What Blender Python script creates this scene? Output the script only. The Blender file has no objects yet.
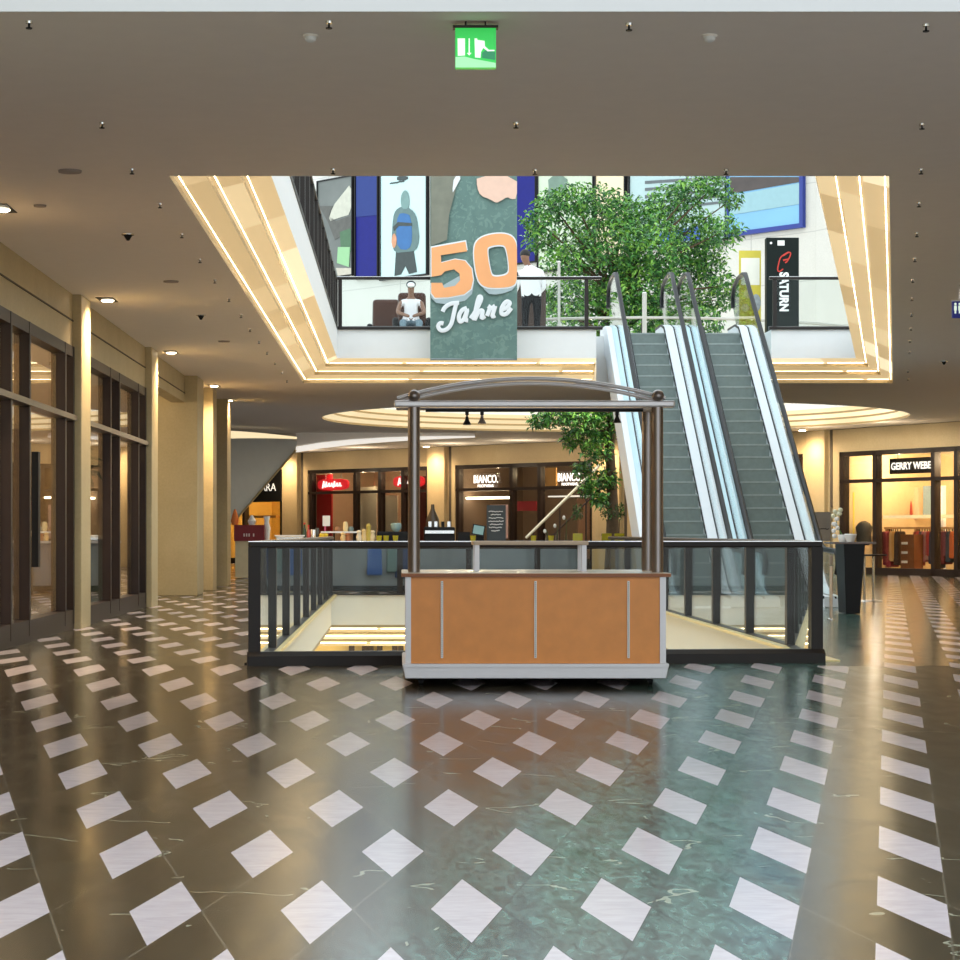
import bpy, bmesh, math, random
from mathutils import Vector, Matrix
R = random.Random(7)
PI = math.pi
F, CX, HY, EYE = 2200.0, 400.0, 532.0, 1.10
C = bpy.context.scene.collection
sc = bpy.context.scene

def P(u, v, Y):
    return Vector(((u - CX) * Y / F, Y, EYE - (v - HY) * Y / F))
def zz(v, Y): return EYE - (v - HY) * Y / F
def xx(u, Y): return (u - CX) * Y / F

# ------------------------------------------------------------------ materials
class NT:
    def __init__(s, nt): s.nt = nt
    def n(s, t, **kw):
        o = s.nt.nodes.new(t)
        for k, val in kw.items(): setattr(o, k, val)
        return o
    def l(s, a, b): s.nt.links.new(a, b)
    def m(s, op, a, b=None, c=None):
        o = s.nt.nodes.new('ShaderNodeMath'); o.operation = op
        for i, q in enumerate((a, b, c)):
            if q is None: continue
            if isinstance(q, (int, float)): o.inputs[i].default_value = q
            else: s.nt.links.new(q, o.inputs[i])
        return o.outputs[0]
    def mix(s, f, a, b):
        o = s.nt.nodes.new('ShaderNodeMix'); o.data_type = 'RGBA'
        for i, q in ((0, f), (6, a), (7, b)):
            if isinstance(q, (int, float)): o.inputs[i].default_value = q
            elif isinstance(q, tuple): o.inputs[i].default_value = (*q[:3], 1)
            else: s.nt.links.new(q, o.inputs[i])
        return o.outputs[2]
    def noise(s, scale, detail=4, vec=None, dist=0.0):
        o = s.n('ShaderNodeTexNoise'); o.inputs['Scale'].default_value = scale
        o.inputs['Detail'].default_value = detail; o.inputs['Distortion'].default_value = dist
        if vec is not None: s.l(vec, o.inputs['Vector'])
        return o.outputs['Fac']

def srgb(r, g, b):
    f = lambda c: (c / 255 / 12.92) if c / 255 <= 0.04045 else ((c / 255 + .055) / 1.055) ** 2.4
    return (f(r), f(g), f(b))

MATS = {}
def mat(name, col, rough=.5, metal=0, emit=0, ecol=None, var=.12, nscale=6, bump=0, trans=0, spec=.5):
    if name in MATS: return MATS[name]
    m = bpy.data.materials.new(name); m.use_nodes = True
    t = NT(m.node_tree); b = m.node_tree.nodes['Principled BSDF']
    tc = t.n('ShaderNodeTexCoord').outputs['Object']
    nz = t.noise(nscale, 5, tc)
    d = tuple(max(0, c * (1 - var)) for c in col); l = tuple(min(1, c * (1 + var)) for c in col)
    t.l(t.mix(nz, d, l), b.inputs['Base Color'])
    b.inputs['Roughness'].default_value = rough; b.inputs['Metallic'].default_value = metal
    b.inputs['Specular IOR Level'].default_value = spec
    if emit:
        b.inputs['Emission Color'].default_value = (*(ecol or col), 1)
        b.inputs['Emission Strength'].default_value = emit
    if bump:
        bp = t.n('ShaderNodeBump'); bp.inputs['Strength'].default_value = bump
        t.l(t.noise(nscale * 8, 3, tc), bp.inputs['Height']); t.l(bp.outputs[0], b.inputs['Normal'])
    if trans: b.inputs['Transmission Weight'].default_value = trans
    MATS[name] = m
    return m

def glass_mat(name, tint=(.9, .95, .94), ior=1.5, rough=0.0):
    m = bpy.data.materials.new(name); m.use_nodes = True; t = NT(m.node_tree)
    m.node_tree.nodes.remove(m.node_tree.nodes['Principled BSDF'])
    out = m.node_tree.nodes['Material Output']
    lw = t.n('ShaderNodeLayerWeight'); f0 = ((ior - 1) / (ior + 1)) ** 2
    sch = t.m('MULTIPLY_ADD', t.m('POWER', lw.outputs['Facing'], 5), 1 - f0, f0)
    tr = t.n('ShaderNodeBsdfTransparent'); tr.inputs[0].default_value = (*tint, 1)
    gl = t.n('ShaderNodeBsdfGlossy'); gl.inputs['Roughness'].default_value = rough
    gl.inputs[0].default_value = (1, 1, 1, 1)
    mx = t.n('ShaderNodeMixShader')
    t.l(sch, mx.inputs[0]); t.l(tr.outputs[0], mx.inputs[1]); t.l(gl.outputs[0], mx.inputs[2])
    t.l(mx.outputs[0], out.inputs[0])
    MATS[name] = m; return m

def stone_mat(name, a, b_, joint=None, jx=1.2, jz=.9, jcol=(.2, .17, .13), rough=.55, axis='XZ'):
    m = bpy.data.materials.new(name); m.use_nodes = True; t = NT(m.node_tree)
    b = m.node_tree.nodes['Principled BSDF']
    tc = t.n('ShaderNodeTexCoord').outputs['Object']
    c = t.mix(t.noise(1.6, 8, tc, .6), a, b_)
    c2 = t.mix(t.m('MULTIPLY', t.noise(26, 4, tc), .45), c, tuple(q * .6 for q in a))
    if joint:
        sp = t.n('ShaderNodeSeparateXYZ'); t.l(tc, sp.inputs[0])
        def ln(o, per, w):
            f = t.m('FRACT', t.m('DIVIDE', o, per)); return t.m('LESS_THAN', f, w / per)
        jm = t.m('MAXIMUM', ln(sp.outputs[axis[0]], jx, .025), ln(sp.outputs['Z'], jz, .025))
        c2 = t.mix(t.m('MULTIPLY', jm, .55), c2, jcol)
    t.l(c2, b.inputs['Base Color']); b.inputs['Roughness'].default_value = rough
    MATS[name] = m; return m

def floor_mat():
    m = bpy.data.materials.new('marble_floor'); m.use_nodes = True; t = NT(m.node_tree)
    b = m.node_tree.nodes['Principled BSDF']
    tc = t.n('ShaderNodeTexCoord').outputs['Object']
    sp = t.n('ShaderNodeSeparateXYZ'); t.l(tc, sp.inputs[0])
    X, Y = sp.outputs[0], sp.outputs[1]
    x = t.m('SUBTRACT', X, .2437)
    y = t.m('MULTIPLY', t.m('SUBTRACT', t.m('SUBTRACT', Y, t.m('MULTIPLY', X, .0426)), 8.045), .2247)
    p = t.m('DIVIDE', t.m('SUBTRACT', x, y), .549); q = t.m('DIVIDE', t.m('ADD', x, y), .549)
    def cen(o): return t.m('SUBTRACT', t.m('FRACT', t.m('ADD', o, 200.5)), .5)
    cp, cq = cen(p), cen(q)
    h = .2377
    white = t.m('MULTIPLY', t.m('LESS_THAN', t.m('ABSOLUTE', cp), h), t.m('LESS_THAN', t.m('ABSOLUTE', cq), h))
    plain = t.m('MULTIPLY', t.m('GREATER_THAN', Y, 18.1), t.m('MULTIPLY', t.m('LESS_THAN', p, 2.5), t.m('GREATER_THAN', X, 3.45)))
    white = t.m('MULTIPLY', white, t.m('SUBTRACT', 1, plain))
    j1 = t.m('LESS_THAN', t.m('ABSOLUTE', t.m('SUBTRACT', cp, h)), .0085)
    j2 = t.m('LESS_THAN', t.m('ABSOLUTE', t.m('SUBTRACT', cq, h)), .0085)
    j3 = t.m('LESS_THAN', t.m('ABSOLUTE', cen(t.m('SUBTRACT', q, p))), .0035)
    notw = t.m('SUBTRACT', 1, white)
    joint = t.m('MULTIPLY', t.m('MAXIMUM', t.m('MAXIMUM', j1, j2), t.m('MULTIPLY', j3, .7)), notw)
    mp = t.n('ShaderNodeMapping'); t.l(tc, mp.inputs[0]); mp.inputs['Scale'].default_value = (1, .35, 1)
    mp.inputs['Rotation'].default_value = (0, 0, .5)
    v = mp.outputs[0]
    # each slab its own tone
    wn = t.n('ShaderNodeTexWhiteNoise'); wn.noise_dimensions = '2D'
    cb = t.n('ShaderNodeCombineXYZ')
    t.l(t.m('FLOOR', t.m('ADD', p, .2623)), cb.inputs[0]); t.l(t.m('FLOOR', t.m('ADD', q, .2623)), cb.inputs[1])
    t.l(cb.outputs[0], wn.inputs['Vector'])
    slab = wn.outputs['Value']
    dark = t.mix(t.noise(2.2, 8, v, 1.2), (.017, .013, .007), (.062, .052, .032))
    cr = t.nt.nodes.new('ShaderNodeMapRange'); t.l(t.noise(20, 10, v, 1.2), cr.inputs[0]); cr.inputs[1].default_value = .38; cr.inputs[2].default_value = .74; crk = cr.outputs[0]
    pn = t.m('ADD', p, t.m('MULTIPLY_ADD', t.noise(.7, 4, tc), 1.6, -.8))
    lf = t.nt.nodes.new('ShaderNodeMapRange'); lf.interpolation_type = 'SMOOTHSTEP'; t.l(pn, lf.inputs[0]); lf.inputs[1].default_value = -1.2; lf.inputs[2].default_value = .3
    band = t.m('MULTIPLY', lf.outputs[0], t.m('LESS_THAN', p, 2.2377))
    dark = t.mix(t.m('MULTIPLY', band, .8), dark, t.mix(crk, (.006, .026, .021), (.15, .32, .28)))  # greener marble band; the teal floor reflection is painted into its colour too
    dark = t.mix(t.m('MULTIPLY', slab, .3), dark, (.030, .026, .016))
    mp3 = t.n('ShaderNodeMapping'); t.l(tc, mp3.inputs[0]); mp3.inputs['Scale'].default_value = (.55, .75, 1); mp3.inputs['Rotation'].default_value = (0, 0, -.35)
    vein = t.m('LESS_THAN', t.m('ABSOLUTE', t.m('SUBTRACT', t.noise(1.5, 4, mp3.outputs[0], .25), .5)), .004)
    vmask = t.m('GREATER_THAN', t.noise(3.1, 3, tc), .55)
    dark = t.mix(t.m('MULTIPLY', t.m('MULTIPLY', vein, vmask), .6), dark, (.42, .44, .33))
    mp2 = t.n('ShaderNodeMapping'); t.l(tc, mp2.inputs[0]); mp2.inputs['Scale'].default_value = (3, 9, 1)
    mp2.inputs['Rotation'].default_value = (0, 0, .25)
    wh = t.mix(t.noise(2.2, 8, mp2.outputs[0], 1.0), (.43, .38, .41), (.64, .58, .62))
    col = t.mix(white, dark, wh)
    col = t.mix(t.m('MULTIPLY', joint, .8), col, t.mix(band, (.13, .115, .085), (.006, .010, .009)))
    t.l(col, b.inputs['Base Color'])
    rn = t.m('MULTIPLY_ADD', t.noise(5, 6, v, 1), .16, .10)
    t.l(rn, b.inputs['Roughness'])
    b.inputs['Specular IOR Level'].default_value = .20
    MATS['marble_floor'] = m; return m

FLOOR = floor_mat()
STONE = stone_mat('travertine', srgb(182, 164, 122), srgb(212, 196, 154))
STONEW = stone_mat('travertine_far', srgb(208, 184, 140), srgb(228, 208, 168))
WALLW = stone_mat('pale_wall_panels', (.64, .63, .58), (.72, .71, .66), joint=True, jx=2.4, jz=1.3, jcol=(.35, .35, .33))
CEIL = mat('ceiling_paint', (.86, .81, .75), .85, var=.03)
WHITE = mat('white_paint', (.84, .85, .84), .5, var=.03)
CREAM = mat('cream_plaster', (.80, .76, .66), .6, var=.05)
LIP = mat('cove_lip', (.42, .32, .17), .6, var=.05)
FRAME = mat('bronze_frame', (.030, .018, .014), .4, 0, var=.2, spec=.25)
RAILM = mat('railing_steel', (.022, .017, .015), .42, 0, var=.15, spec=.25)
BLACK = mat('black_satin', (.009, .009, .010), .45, var=.2, spec=.2)
RUBBER = mat('rubber', (.008, .009, .010), .4, var=.1, spec=.25)
CHROME = mat('brushed_steel', (.72, .72, .72), .25, 1, var=.06)
ALU = mat('aluminium', (.55, .53, .54), .42, .6, var=.05)
PEWTER = mat('pewter_tube', (.24, .21, .20), .28, .85, var=.1)
WOOD = mat('cherry_veneer', srgb(228, 146, 68), .38, var=.14, nscale=9)
WOODE = mat('cherry_edge', srgb(150, 88, 44), .45, var=.1)
COUNTER = mat('pale_worktop', (.60, .53, .43), .22, var=.06)
GLASS = glass_mat('rail_glass', (.93, .96, .955), 1.17)
SHOPG = glass_mat('shop_glass', (.86, .86, .84), 1.45)
CLEAR = glass_mat('clear_glass', (.9, .95, .97), 1.35)
ESTEP = mat('step_metal', (.18, .225, .215), .5, .25, var=.2, nscale=14)
ESTEPT = mat('step_tread', (.30, .35, .34), .45, .5, var=.2, nscale=14)
DECK = mat('escalator_deck', (.50, .66, .72), .3, .4, var=.05)
CLAD = mat('escalator_cladding', (.70, .74, .78), .4, .1, var=.03)
LEATHER = mat('brown_leather', (.055, .019, .009), .45, var=.3, spec=.2)
SKIN = mat('skin', (.55, .32, .22), .55, var=.05)
SKIND = mat('skin_dark', (.22, .11, .065), .55, var=.05)
HAIR = mat('hair', (.012, .009, .008), .6, var=.2)
SHIRT = mat('white_cotton', (.80, .78, .80), .8, var=.06)
JEANS = mat('blue_jeans', (.14, .20, .24), .85, var=.25, nscale=20)
TROUS = mat('dark_trousers', (.012, .012, .014), .8, var=.2, spec=.1)
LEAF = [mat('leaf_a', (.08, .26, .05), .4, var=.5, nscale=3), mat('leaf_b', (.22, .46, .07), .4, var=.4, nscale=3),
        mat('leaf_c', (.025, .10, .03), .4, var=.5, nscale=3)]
BARK = mat('bark', (.10, .065, .035), .85, var=.4, nscale=12)
def coat(name, rgb, rough=.7, **k): return mat(name, srgb(*rgb), rough, **k)
COVES = [mat('cove_light_%d' % i, (.62, .50, .30), .7, emit=e, ecol=c, var=.0) for i, (e, c) in enumerate(
    ((.27, (1, .71, .35)), (.33, (1, .73, .38)), (.40, (1, .77, .43)), (.55, (1, .83, .54))))]
TUBES = [mat('cove_tube_%d' % i, (1, .9, .7), .5, emit=e, ecol=(1, .80, .50), var=0) for i, e in enumerate((5, 8, 12))]
WLITE = mat('warm_lamp', (1, .9, .7), .5, emit=9, ecol=(1, .82, .55), var=0)

# ------------------------------------------------------------------ mesh builder
class MB:
    def __init__(s, M=None): s.v = []; s.f = []; s.mi = []; s.M = M; s.cur = 0
    def pt(s, p):
        p = Vector(p)
        if s.M is not None: p = s.M @ p
        s.v.append(p); return len(s.v) - 1
    def face(s, ids): s.f.append(ids); s.mi.append(s.cur)
    def poly(s, pts): s.face([s.pt(p) for p in pts]); return s
    def box(s, x0, y0, z0, x1, y1, z1):
        i = [s.pt(p) for p in ((x0, y0, z0), (x1, y0, z0), (x1, y1, z0), (x0, y1, z0), (x0, y0, z1), (x1, y0, z1), (x1, y1, z1), (x0, y1, z1))]
        for f in ((3, 2, 1, 0), (4, 5, 6, 7), (0, 1, 5, 4), (1, 2, 6, 5), (2, 3, 7, 6), (3, 0, 4, 7)): s.face([i[k] for k in f])
        return s
    def hexa(s, lo, hi):
        n = len(lo); a = [s.pt(p) for p in lo]; b = [s.pt(p) for p in hi]
        s.face(a[::-1]); s.face(b)
        for k in range(n): s.face([a[k], a[(k + 1) % n], b[(k + 1) % n], b[k]])
        return s
    def prism(s, pts, axis, a, b):
        # pts 2D in the plane normal to axis
        def mk(p, w):
            if axis == 'x': return (w, p[0], p[1])
            if axis == 'y': return (p[0], w, p[1])
            return (p[0], p[1], w)
        return s.hexa([mk(p, a) for p in pts], [mk(p, b) for p in pts])
    def tube(s, path, r, n=10, cap=True, flat=None):
        path = [Vector(p) for p in path]; rings = []
        up0 = None
        for k, p in enumerate(path):
            if k == 0: d = path[1] - p
            elif k == len(path) - 1: d = p - path[-2]
            else: d = (path[k + 1] - path[k - 1])
            d.normalize()
            if up0 is None:
                ref = Vector((0, 0, 1)) if abs(d.z) < .9 else Vector((0, 1, 0))
                a = d.cross(ref).normalized()
            else:
                a = (up0 - d * up0.dot(d))
                a = a.normalized() if a.length > 1e-6 else d.orthogonal().normalized()
            up0 = a; b = d.cross(a)
            rr = r[k] if isinstance(r, (list, tuple)) else r
            ring = []
            for j in range(n):
                q = p + a * (rr * math.cos(2 * PI * j / n)) + b * (rr * math.sin(2 * PI * j / n))
                if flat: q = p + (q - p) * Vector(flat)
                ring.append(s.pt(q))
            rings.append(ring)
        for A, B in zip(rings, rings[1:]):
            for j in range(n): s.face([A[j], A[(j + 1) % n], B[(j + 1) % n], B[j]])
        if cap: s.face(rings[0][::-1]); s.face(rings[-1])
        return s
    def cyl(s, p0, p1, r, n=14): return s.tube([p0, p1], r, n)
    def lathe(s, c, prof, n=18):
        rings = []
        for r, z in prof:
            rings.append([s.pt((c[0] + max(r, 1e-4) * math.cos(2 * PI * j / n), c[1] + max(r, 1e-4) * math.sin(2 * PI * j / n), c[2] + z)) for j in range(n)])
        for A, B in zip(rings, rings[1:]):
            for j in range(n): s.face([A[j], A[(j + 1) % n], B[(j + 1) % n], B[j]])
        s.face(rings[0][::-1]); s.face(rings[-1]); return s
    def ball(s, c, r, n=14, sx=1, sy=1, sz=1):
        m = n // 2; prof = [(math.sin(PI * k / m), -math.cos(PI * k / m)) for k in range(m + 1)]
        rings = [[s.pt((c[0] + sx * r * max(a, 1e-3) * math.cos(2 * PI * j / n), c[1] + sy * r * max(a, 1e-3) * math.sin(2 * PI * j / n), c[2] + sz * r * b)) for j in range(n)] for a, b in prof]
        for A, B in zip(rings, rings[1:]):
            for j in range(n): s.face([A[j], A[(j + 1) % n], B[(j + 1) % n], B[j]])
        s.face(rings[0][::-1]); s.face(rings[-1]); return s
    def build(s, name, m, parent=None, smooth=False, bevel=0, recalc=True):
        off = wloc(parent)
        me = bpy.data.meshes.new(name)
        me.from_pydata([v - off for v in s.v], [], s.f)
        ms = m if isinstance(m, (list, tuple)) else [m]
        for q in ms: me.materials.append(q)
        if len(ms) > 1:
            for p_, i in zip(me.polygons, s.mi): p_.material_index = i
        if recalc:
            bm = bmesh.new(); bm.from_mesh(me); bmesh.ops.recalc_face_normals(bm, faces=bm.faces); bm.to_mesh(me); bm.free()
        if smooth:
            for p_ in me.polygons: p_.use_smooth = True
            if hasattr(me, 'set_sharp_from_angle'): me.set_sharp_from_angle(angle=.8)
        o = bpy.data.objects.new(name, me); C.objects.link(o)
        if parent: o.parent = parent
        if bevel:
            bv = o.modifiers.new('bevel', 'BEVEL'); bv.width = bevel; bv.segments = 2; bv.limit_method = 'ANGLE'
        return o

def wloc(o):
    v = Vector((0, 0, 0))
    while o is not None: v += o.location; o = o.parent
    return v
def tag(o, label=None, cat=None, group=None, kind=None):
    if label: o['label'] = label
    if cat: o['category'] = cat
    if group: o['group'] = group
    if kind: o['kind'] = kind
    return o
def thing(name, label, cat, loc=(0, 0, 0), group=None, kind=None):
    o = bpy.data.objects.new(name, None); C.objects.link(o); o.location = loc
    o.empty_display_size = .1
    return tag(o, label, cat, group, kind)
def struct(name, mb, m, parent=None, **k):
    o = mb.build(name, m, parent, **k)
    if parent is None: o['kind'] = 'structure'
    return o
def dup(root, loc, label=None, group=None):
    def cp(o, par):
        c = o.copy(); C.objects.link(c); c.parent = par
        for ch in list(o.children): cp(ch, c)
        return c
    r = cp(root, None); r.location = loc
    if label: r['label'] = label
    if group: r['group'] = group
    return r

def text(name, body, M, size, m, parent=None, ext=.004, bold=0.0, sx=1.0, shear=0.0, align='CENTER', space=1.0, fit=None):
    cu = bpy.data.curves.new(name, 'FONT'); cu.body = body; cu.size = size; cu.extrude = ext; cu.offset = bold
    cu.align_x = align; cu.align_y = 'CENTER'; cu.shear = shear; cu.space_character = space; cu.resolution_u = 4
    tmp = bpy.data.objects.new(name + '_t', cu); C.objects.link(tmp)
    bpy.context.view_layer.update()
    dg = bpy.context.evaluated_depsgraph_get()
    me = bpy.data.meshes.new_from_object(tmp.evaluated_get(dg))
    bpy.data.objects.remove(tmp); bpy.data.curves.remove(cu)
    off = wloc(parent)
    if fit:
        xs = [v.co.x for v in me.vertices]; ys = [v.co.y for v in me.vertices]
        kx = fit[0] / (max(xs) - min(xs)); ky = fit[1] / (max(ys) - min(ys)); mx_ = (max(xs) + min(xs)) / 2; my_ = (max(ys) + min(ys)) / 2
        for v in me.vertices: v.co.x = (v.co.x - mx_) * kx; v.co.y = (v.co.y - my_) * ky
    for v in me.vertices:
        v.co = (M @ Vector((v.co.x * sx, v.co.y, v.co.z))) - off
    me.materials.clear(); me.materials.append(m)
    me.name = name
    o = bpy.data.objects.new(name, me); C.objects.link(o)
    if parent: o.parent = parent
    return o
def facing(p, t=(1, 0), roll=0.0):
    """matrix: local x -> tangent t, y -> up, z -> toward the viewer side"""
    t = Vector((t[0], t[1], 0)).normalized(); n = t.cross(Vector((0, 0, 1)))
    M = Matrix.Identity(4)
    for i in range(3): M[i][0], M[i][1], M[i][2], M[i][3] = t[i], (0, 0, 1)[i], n[i], p[i]
    return M @ Matrix.Rotation(roll, 4, 'Z')

class Wall:
    def __init__(s, x0, y0, slope):
        s.x0, s.y0, s.k = x0, y0, slope
        s.t = Vector((1, slope, 0)).normalized(); s.n = Vector((slope, -1, 0)).normalized()
        s.o = Vector((x0, y0, 0))
        s.M = Matrix.Identity(4)
        for i in range(3): s.M[i][0], s.M[i][1], s.M[i][2], s.M[i][3] = s.t[i], s.n[i], (0, 0, 1)[i], s.o[i]
    def Y(s, u, d=0): return (d + s.o.x * s.n.x + s.o.y * s.n.y) / (s.n.x * (u - CX) / F + s.n.y)
    def s_(s, u, d=0): Y_ = s.Y(u, d); return (xx(u, Y_) - s.x0) * s.t.x + (Y_ - s.y0) * s.t.y
    def z(s, u, v, d=0): return zz(v, s.Y(u, d))
    def mb(s): return MB(s.M)
    def w(s, a, d, z): return s.M @ Vector((a, d, z))
    def face(s, a, d, z, roll=0): return facing(s.w(a, d, z), (s.t.x, s.t.y), roll)
W1 = Wall(0, 71.3, -1.13)      # long far facade
W2 = Wall(11.2, 58.6, -2.0)    # facade right of the escalators

# ------------------------------------------------------------------ the setting
CZ, UZ = 3.80, 4.71
YT = 18.06
RS = .0279
def rz(Y): return RS * (Y - YT) if Y < YT else 0.0
VX0, VX1, VY1 = -1.2, 3.72, 38.4
def vyf(X): return 18.14 + .1 * (X + 1.2)
b = MB()
b.poly([(-12, -8, rz(-8)), (18, -8, rz(-8)), (18, YT, 0), (-12, YT, 0)])
b.poly([(-12, YT, 0), (VX0, YT, 0), (VX0, VY1, 0), (-12, VY1, 0)])
b.poly([(VX1, YT, 0), (18, YT, 0), (18, VY1, 0), (VX1, VY1, 0)])
b.poly([(VX0, YT, 0), (VX1, YT, 0), (VX1, vyf(VX1) + .12, 0), (VX0, vyf(VX0) + .12, 0)])
b.poly([(-16, VY1, 0), (18, VY1, 0), (18, 92, 0), (-16, 92, 0)])
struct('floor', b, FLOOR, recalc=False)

def holed(name, outer, holes, z, m):
    bm = bmesh.new(); edges = []
    for loop in [outer] + holes:
        vs = [bm.verts.new((x, y, z)) for x, y in loop]
        for i in range(len(vs)): edges.append(bm.edges.new((vs[i], vs[(i + 1) % len(vs)])))
    bmesh.ops.triangle_fill(bm, use_beauty=True, edges=edges)
    me = bpy.data.meshes.new(name); bm.to_mesh(me); bm.free(); me.materials.append(m)
    o = bpy.data.objects.new(name, me); C.objects.link(o); o['kind'] = 'structure'; return o
NY, FY = 16.69, 39.87
OL = -1.75
def orx(Y): return 3.71 + .2252 * (Y - NY)
EX0, EX1, EYT = 3.50, 6.62, 40.6       # escalator notch
RC = (5.05, 52.3); RR = 6.9
circ = lambda r, n=72: [(RC[0] + r * math.cos(2 * PI * k / n), RC[1] + r * math.sin(2 * PI * k / n)) for k in range(n)]
hole = [(OL, NY), (orx(NY), NY), (orx(FY), FY), (EX1, FY), (EX1, EYT), (EX0, EYT), (EX0, FY), (OL, FY)]
outer = [(-3.76, 11.42), (18, 11.42), (18, 46), (12, 58), (-10, 84), (-16, 84), (-16, 46.2), (-3.76, 46.2)]
holed('ceiling', outer, [hole, circ(RR)], CZ, CEIL)
IN = .63
hole2 = [(OL + IN, NY + IN), (orx(NY + IN) - IN * 1.03, NY + IN), (orx(FY - IN) - IN * 1.03, FY - IN), (EX1, FY - IN), (EX1, EYT), (EX0, EYT), (EX0, FY - IN), (OL + IN, FY - IN)]
holed('floor_upper', [(-16, 11.42), (20, 11.42), (20, 46), (12, 58), (-10, 84), (-16, 84)], [hole2, circ(RR - IN)], UZ, CREAM)
# ceiling of the zone behind the camera, and the white edge of the opening overhead
b = MB(); b.box(-3.76, 11.42, CZ + .002, 18, 11.72, UZ + .1); struct('trim_1', b, mat('grey_white', (.58, .58, .58), .6, var=.02))
b = MB(); b.box(18, -8, -1, 18.2, 47, 5.9); struct('wall_right', b, STONE)
b = MB(); b.box(-16.2, 46, 0, -16, 90, CZ + 1); struct('wall_far_left', b, STONE)

# stepped light coves round the openings
def cove_run(name, p0, p1, inward, z0, cut=None, up=1, m0=0):
    """three lit steps from p0 to p1; 'inward' = per-step offsets at both ends"""
    root = thing(name, None, None, (0, 0, 0), kind='structure')
    lip = MB(); p0 = Vector((*p0, 0)); p1 = Vector((*p1, 0)); i0 = Vector((*inward[0], 0)); i1 = Vector((*inward[1], 0))
    L = (p1 - p0).length; nseg = max(1, round(L / 2.6))
    bins = [MB() for _ in COVES]; tubes = [MB() for _ in TUBES]
    for k in range(3):
        za = z0 + up * .133 * k; zb = za + up * .05; zc = z0 + up * .133 * (k + 1)
        a0, a1 = p0 + i0 * k, p1 + i1 * k; c0, c1 = p0 + i0 * (k + 1), p1 + i1 * (k + 1)
        lip.poly([a0 + Vector((0, 0, za)), a1 + Vector((0, 0, za)), a1 + Vector((0, 0, zb)), a0 + Vector((0, 0, zb))])
        ph = R.random()
        edges = sorted(set([0, 1] + [min(1, max(0, (j + ph) / nseg)) for j in range(nseg)]))
        for f0, f1 in zip(edges, edges[1:]):
            mb = bins[R.choice((0, 0, 1, 1, 1, 2, 2, 3))]
            q = [a0.lerp(a1, f0) + Vector((0, 0, zb)), a0.lerp(a1, f1) + Vector((0, 0, zb)), c0.lerp(c1, f1) + Vector((0, 0, zc)), c0.lerp(c1, f0) + Vector((0, 0, zc))]
            mb.poly(q)
            for (w0, w1) in ((f0, f1),):
                o0, o1 = i0 * .14, i1 * .17
                e0, e1 = a0.lerp(a1, w0) + o0.lerp(o1, w0), a0.lerp(a1, w1) + o0.lerp(o1, w1)
                gap = (e1 - e0) * (.04 / max(.1, (e1 - e0).length)); e0, e1 = e0 + gap, e1 - gap
                zt0 = zb + up * .018
                tb = R.choice(tubes); r3 = i0.normalized() * .008
                tb.hexa([e0 - r3 + Vector((0, 0, zt0 - .007)), e1 - r3 + Vector((0, 0, zt0 - .007)), e1 + r3 + Vector((0, 0, zt0 - .007)), e0 + r3 + Vector((0, 0, zt0 - .007))],
                        [e0 - r3 + Vector((0, 0, zt0 + .007)), e1 - r3 + Vector((0, 0, zt0 + .007)), e1 + r3 + Vector((0, 0, zt0 + .007)), e0 + r3 + Vector((0, 0, zt0 + .007))])
    for tb, m in zip(tubes, TUBES):
        if tb.f: tb.build('cove_tube', m, root)
    lip.build('cove_edge', LIP, root)
    for mb, m in zip(bins, COVES):
        if mb.f: mb.build('cove_light', m, root)
    return root
d = .21
cove_run('trim_2', (OL, NY), (OL, FY), ((d, d), (d, -d)), CZ)
cove_run('trim_3', (OL, FY), (EX0, FY), ((d, -d), (0, -d)), CZ)
cove_run('trim_4', (EX1, FY), (orx(FY), FY), ((0, -d), (-d * 1.27, -d)), CZ)
cove_run('trim_5', (orx(NY), NY), (orx(FY), FY), ((-d * .79, d), (-d * 1.27, -d)), CZ)
b = MB()   # white slab faces above the coves
zi = CZ + .4
b.poly([(OL + IN, NY, zi), (OL + IN, FY - IN, zi), (OL + IN, FY - IN, UZ), (OL + IN, NY, UZ)])
b.poly([(OL + IN, FY - IN, zi), (EX0, FY - IN, zi), (EX0, FY - IN, UZ), (OL + IN, FY - IN, UZ)])
b.poly([(EX1, FY - IN, zi), (orx(FY - IN) - .65, FY - IN, zi), (orx(FY - IN) - .65, FY - IN, UZ), (EX1, FY - IN, UZ)])
b.poly([(EX0, FY - IN, CZ), (EX0, EYT, CZ), (EX0, EYT, UZ), (EX0, FY - IN, UZ)])
b.poly([(EX1, FY - IN, CZ), (EX1, EYT, CZ), (EX1, EYT, UZ), (EX1, FY - IN, UZ)])
b.poly([(EX0, EYT, CZ), (EX1, EYT, CZ), (EX1, EYT, UZ), (EX0, EYT, UZ)])
b.poly([(orx(NY) - .65, NY, zi), (orx(FY - IN) - .65, FY - IN, zi), (orx(FY - IN) - .65, FY - IN, UZ), (orx(NY) - .65, NY, UZ)])
b.poly([(OL, NY, CZ), (orx(NY), NY, CZ), (orx(NY), NY, UZ), (OL, NY, UZ)])
struct('trim_6', b, WHITE)
root = thing('trim_7', None, None, kind='structure')
n = 72; lip = MB(); bins = [MB() for _ in COVES]; wh = MB()
for k in range(3):
    za = CZ + .133 * k; ra = RR - d * k; rb = RR - d * (k + 1)
    A, B_ = circ(ra, n), circ(rb, n); cur = 1
    for j in range(n):
        a, a2, c, c2 = A[j], A[(j + 1) % n], B_[j], B_[(j + 1) % n]
        lip.poly([(*a, za), (*a2, za), (*a2, za + .05), (*a, za + .05)])
        if j % 4 == 0: cur = R.choice((1, 2, 2, 3))
        bins[cur].poly([(*a, za + .05), (*a2, za + .05), (*c2, za + .133), (*c, za + .133)])
A = circ(RR - IN, n)
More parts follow.
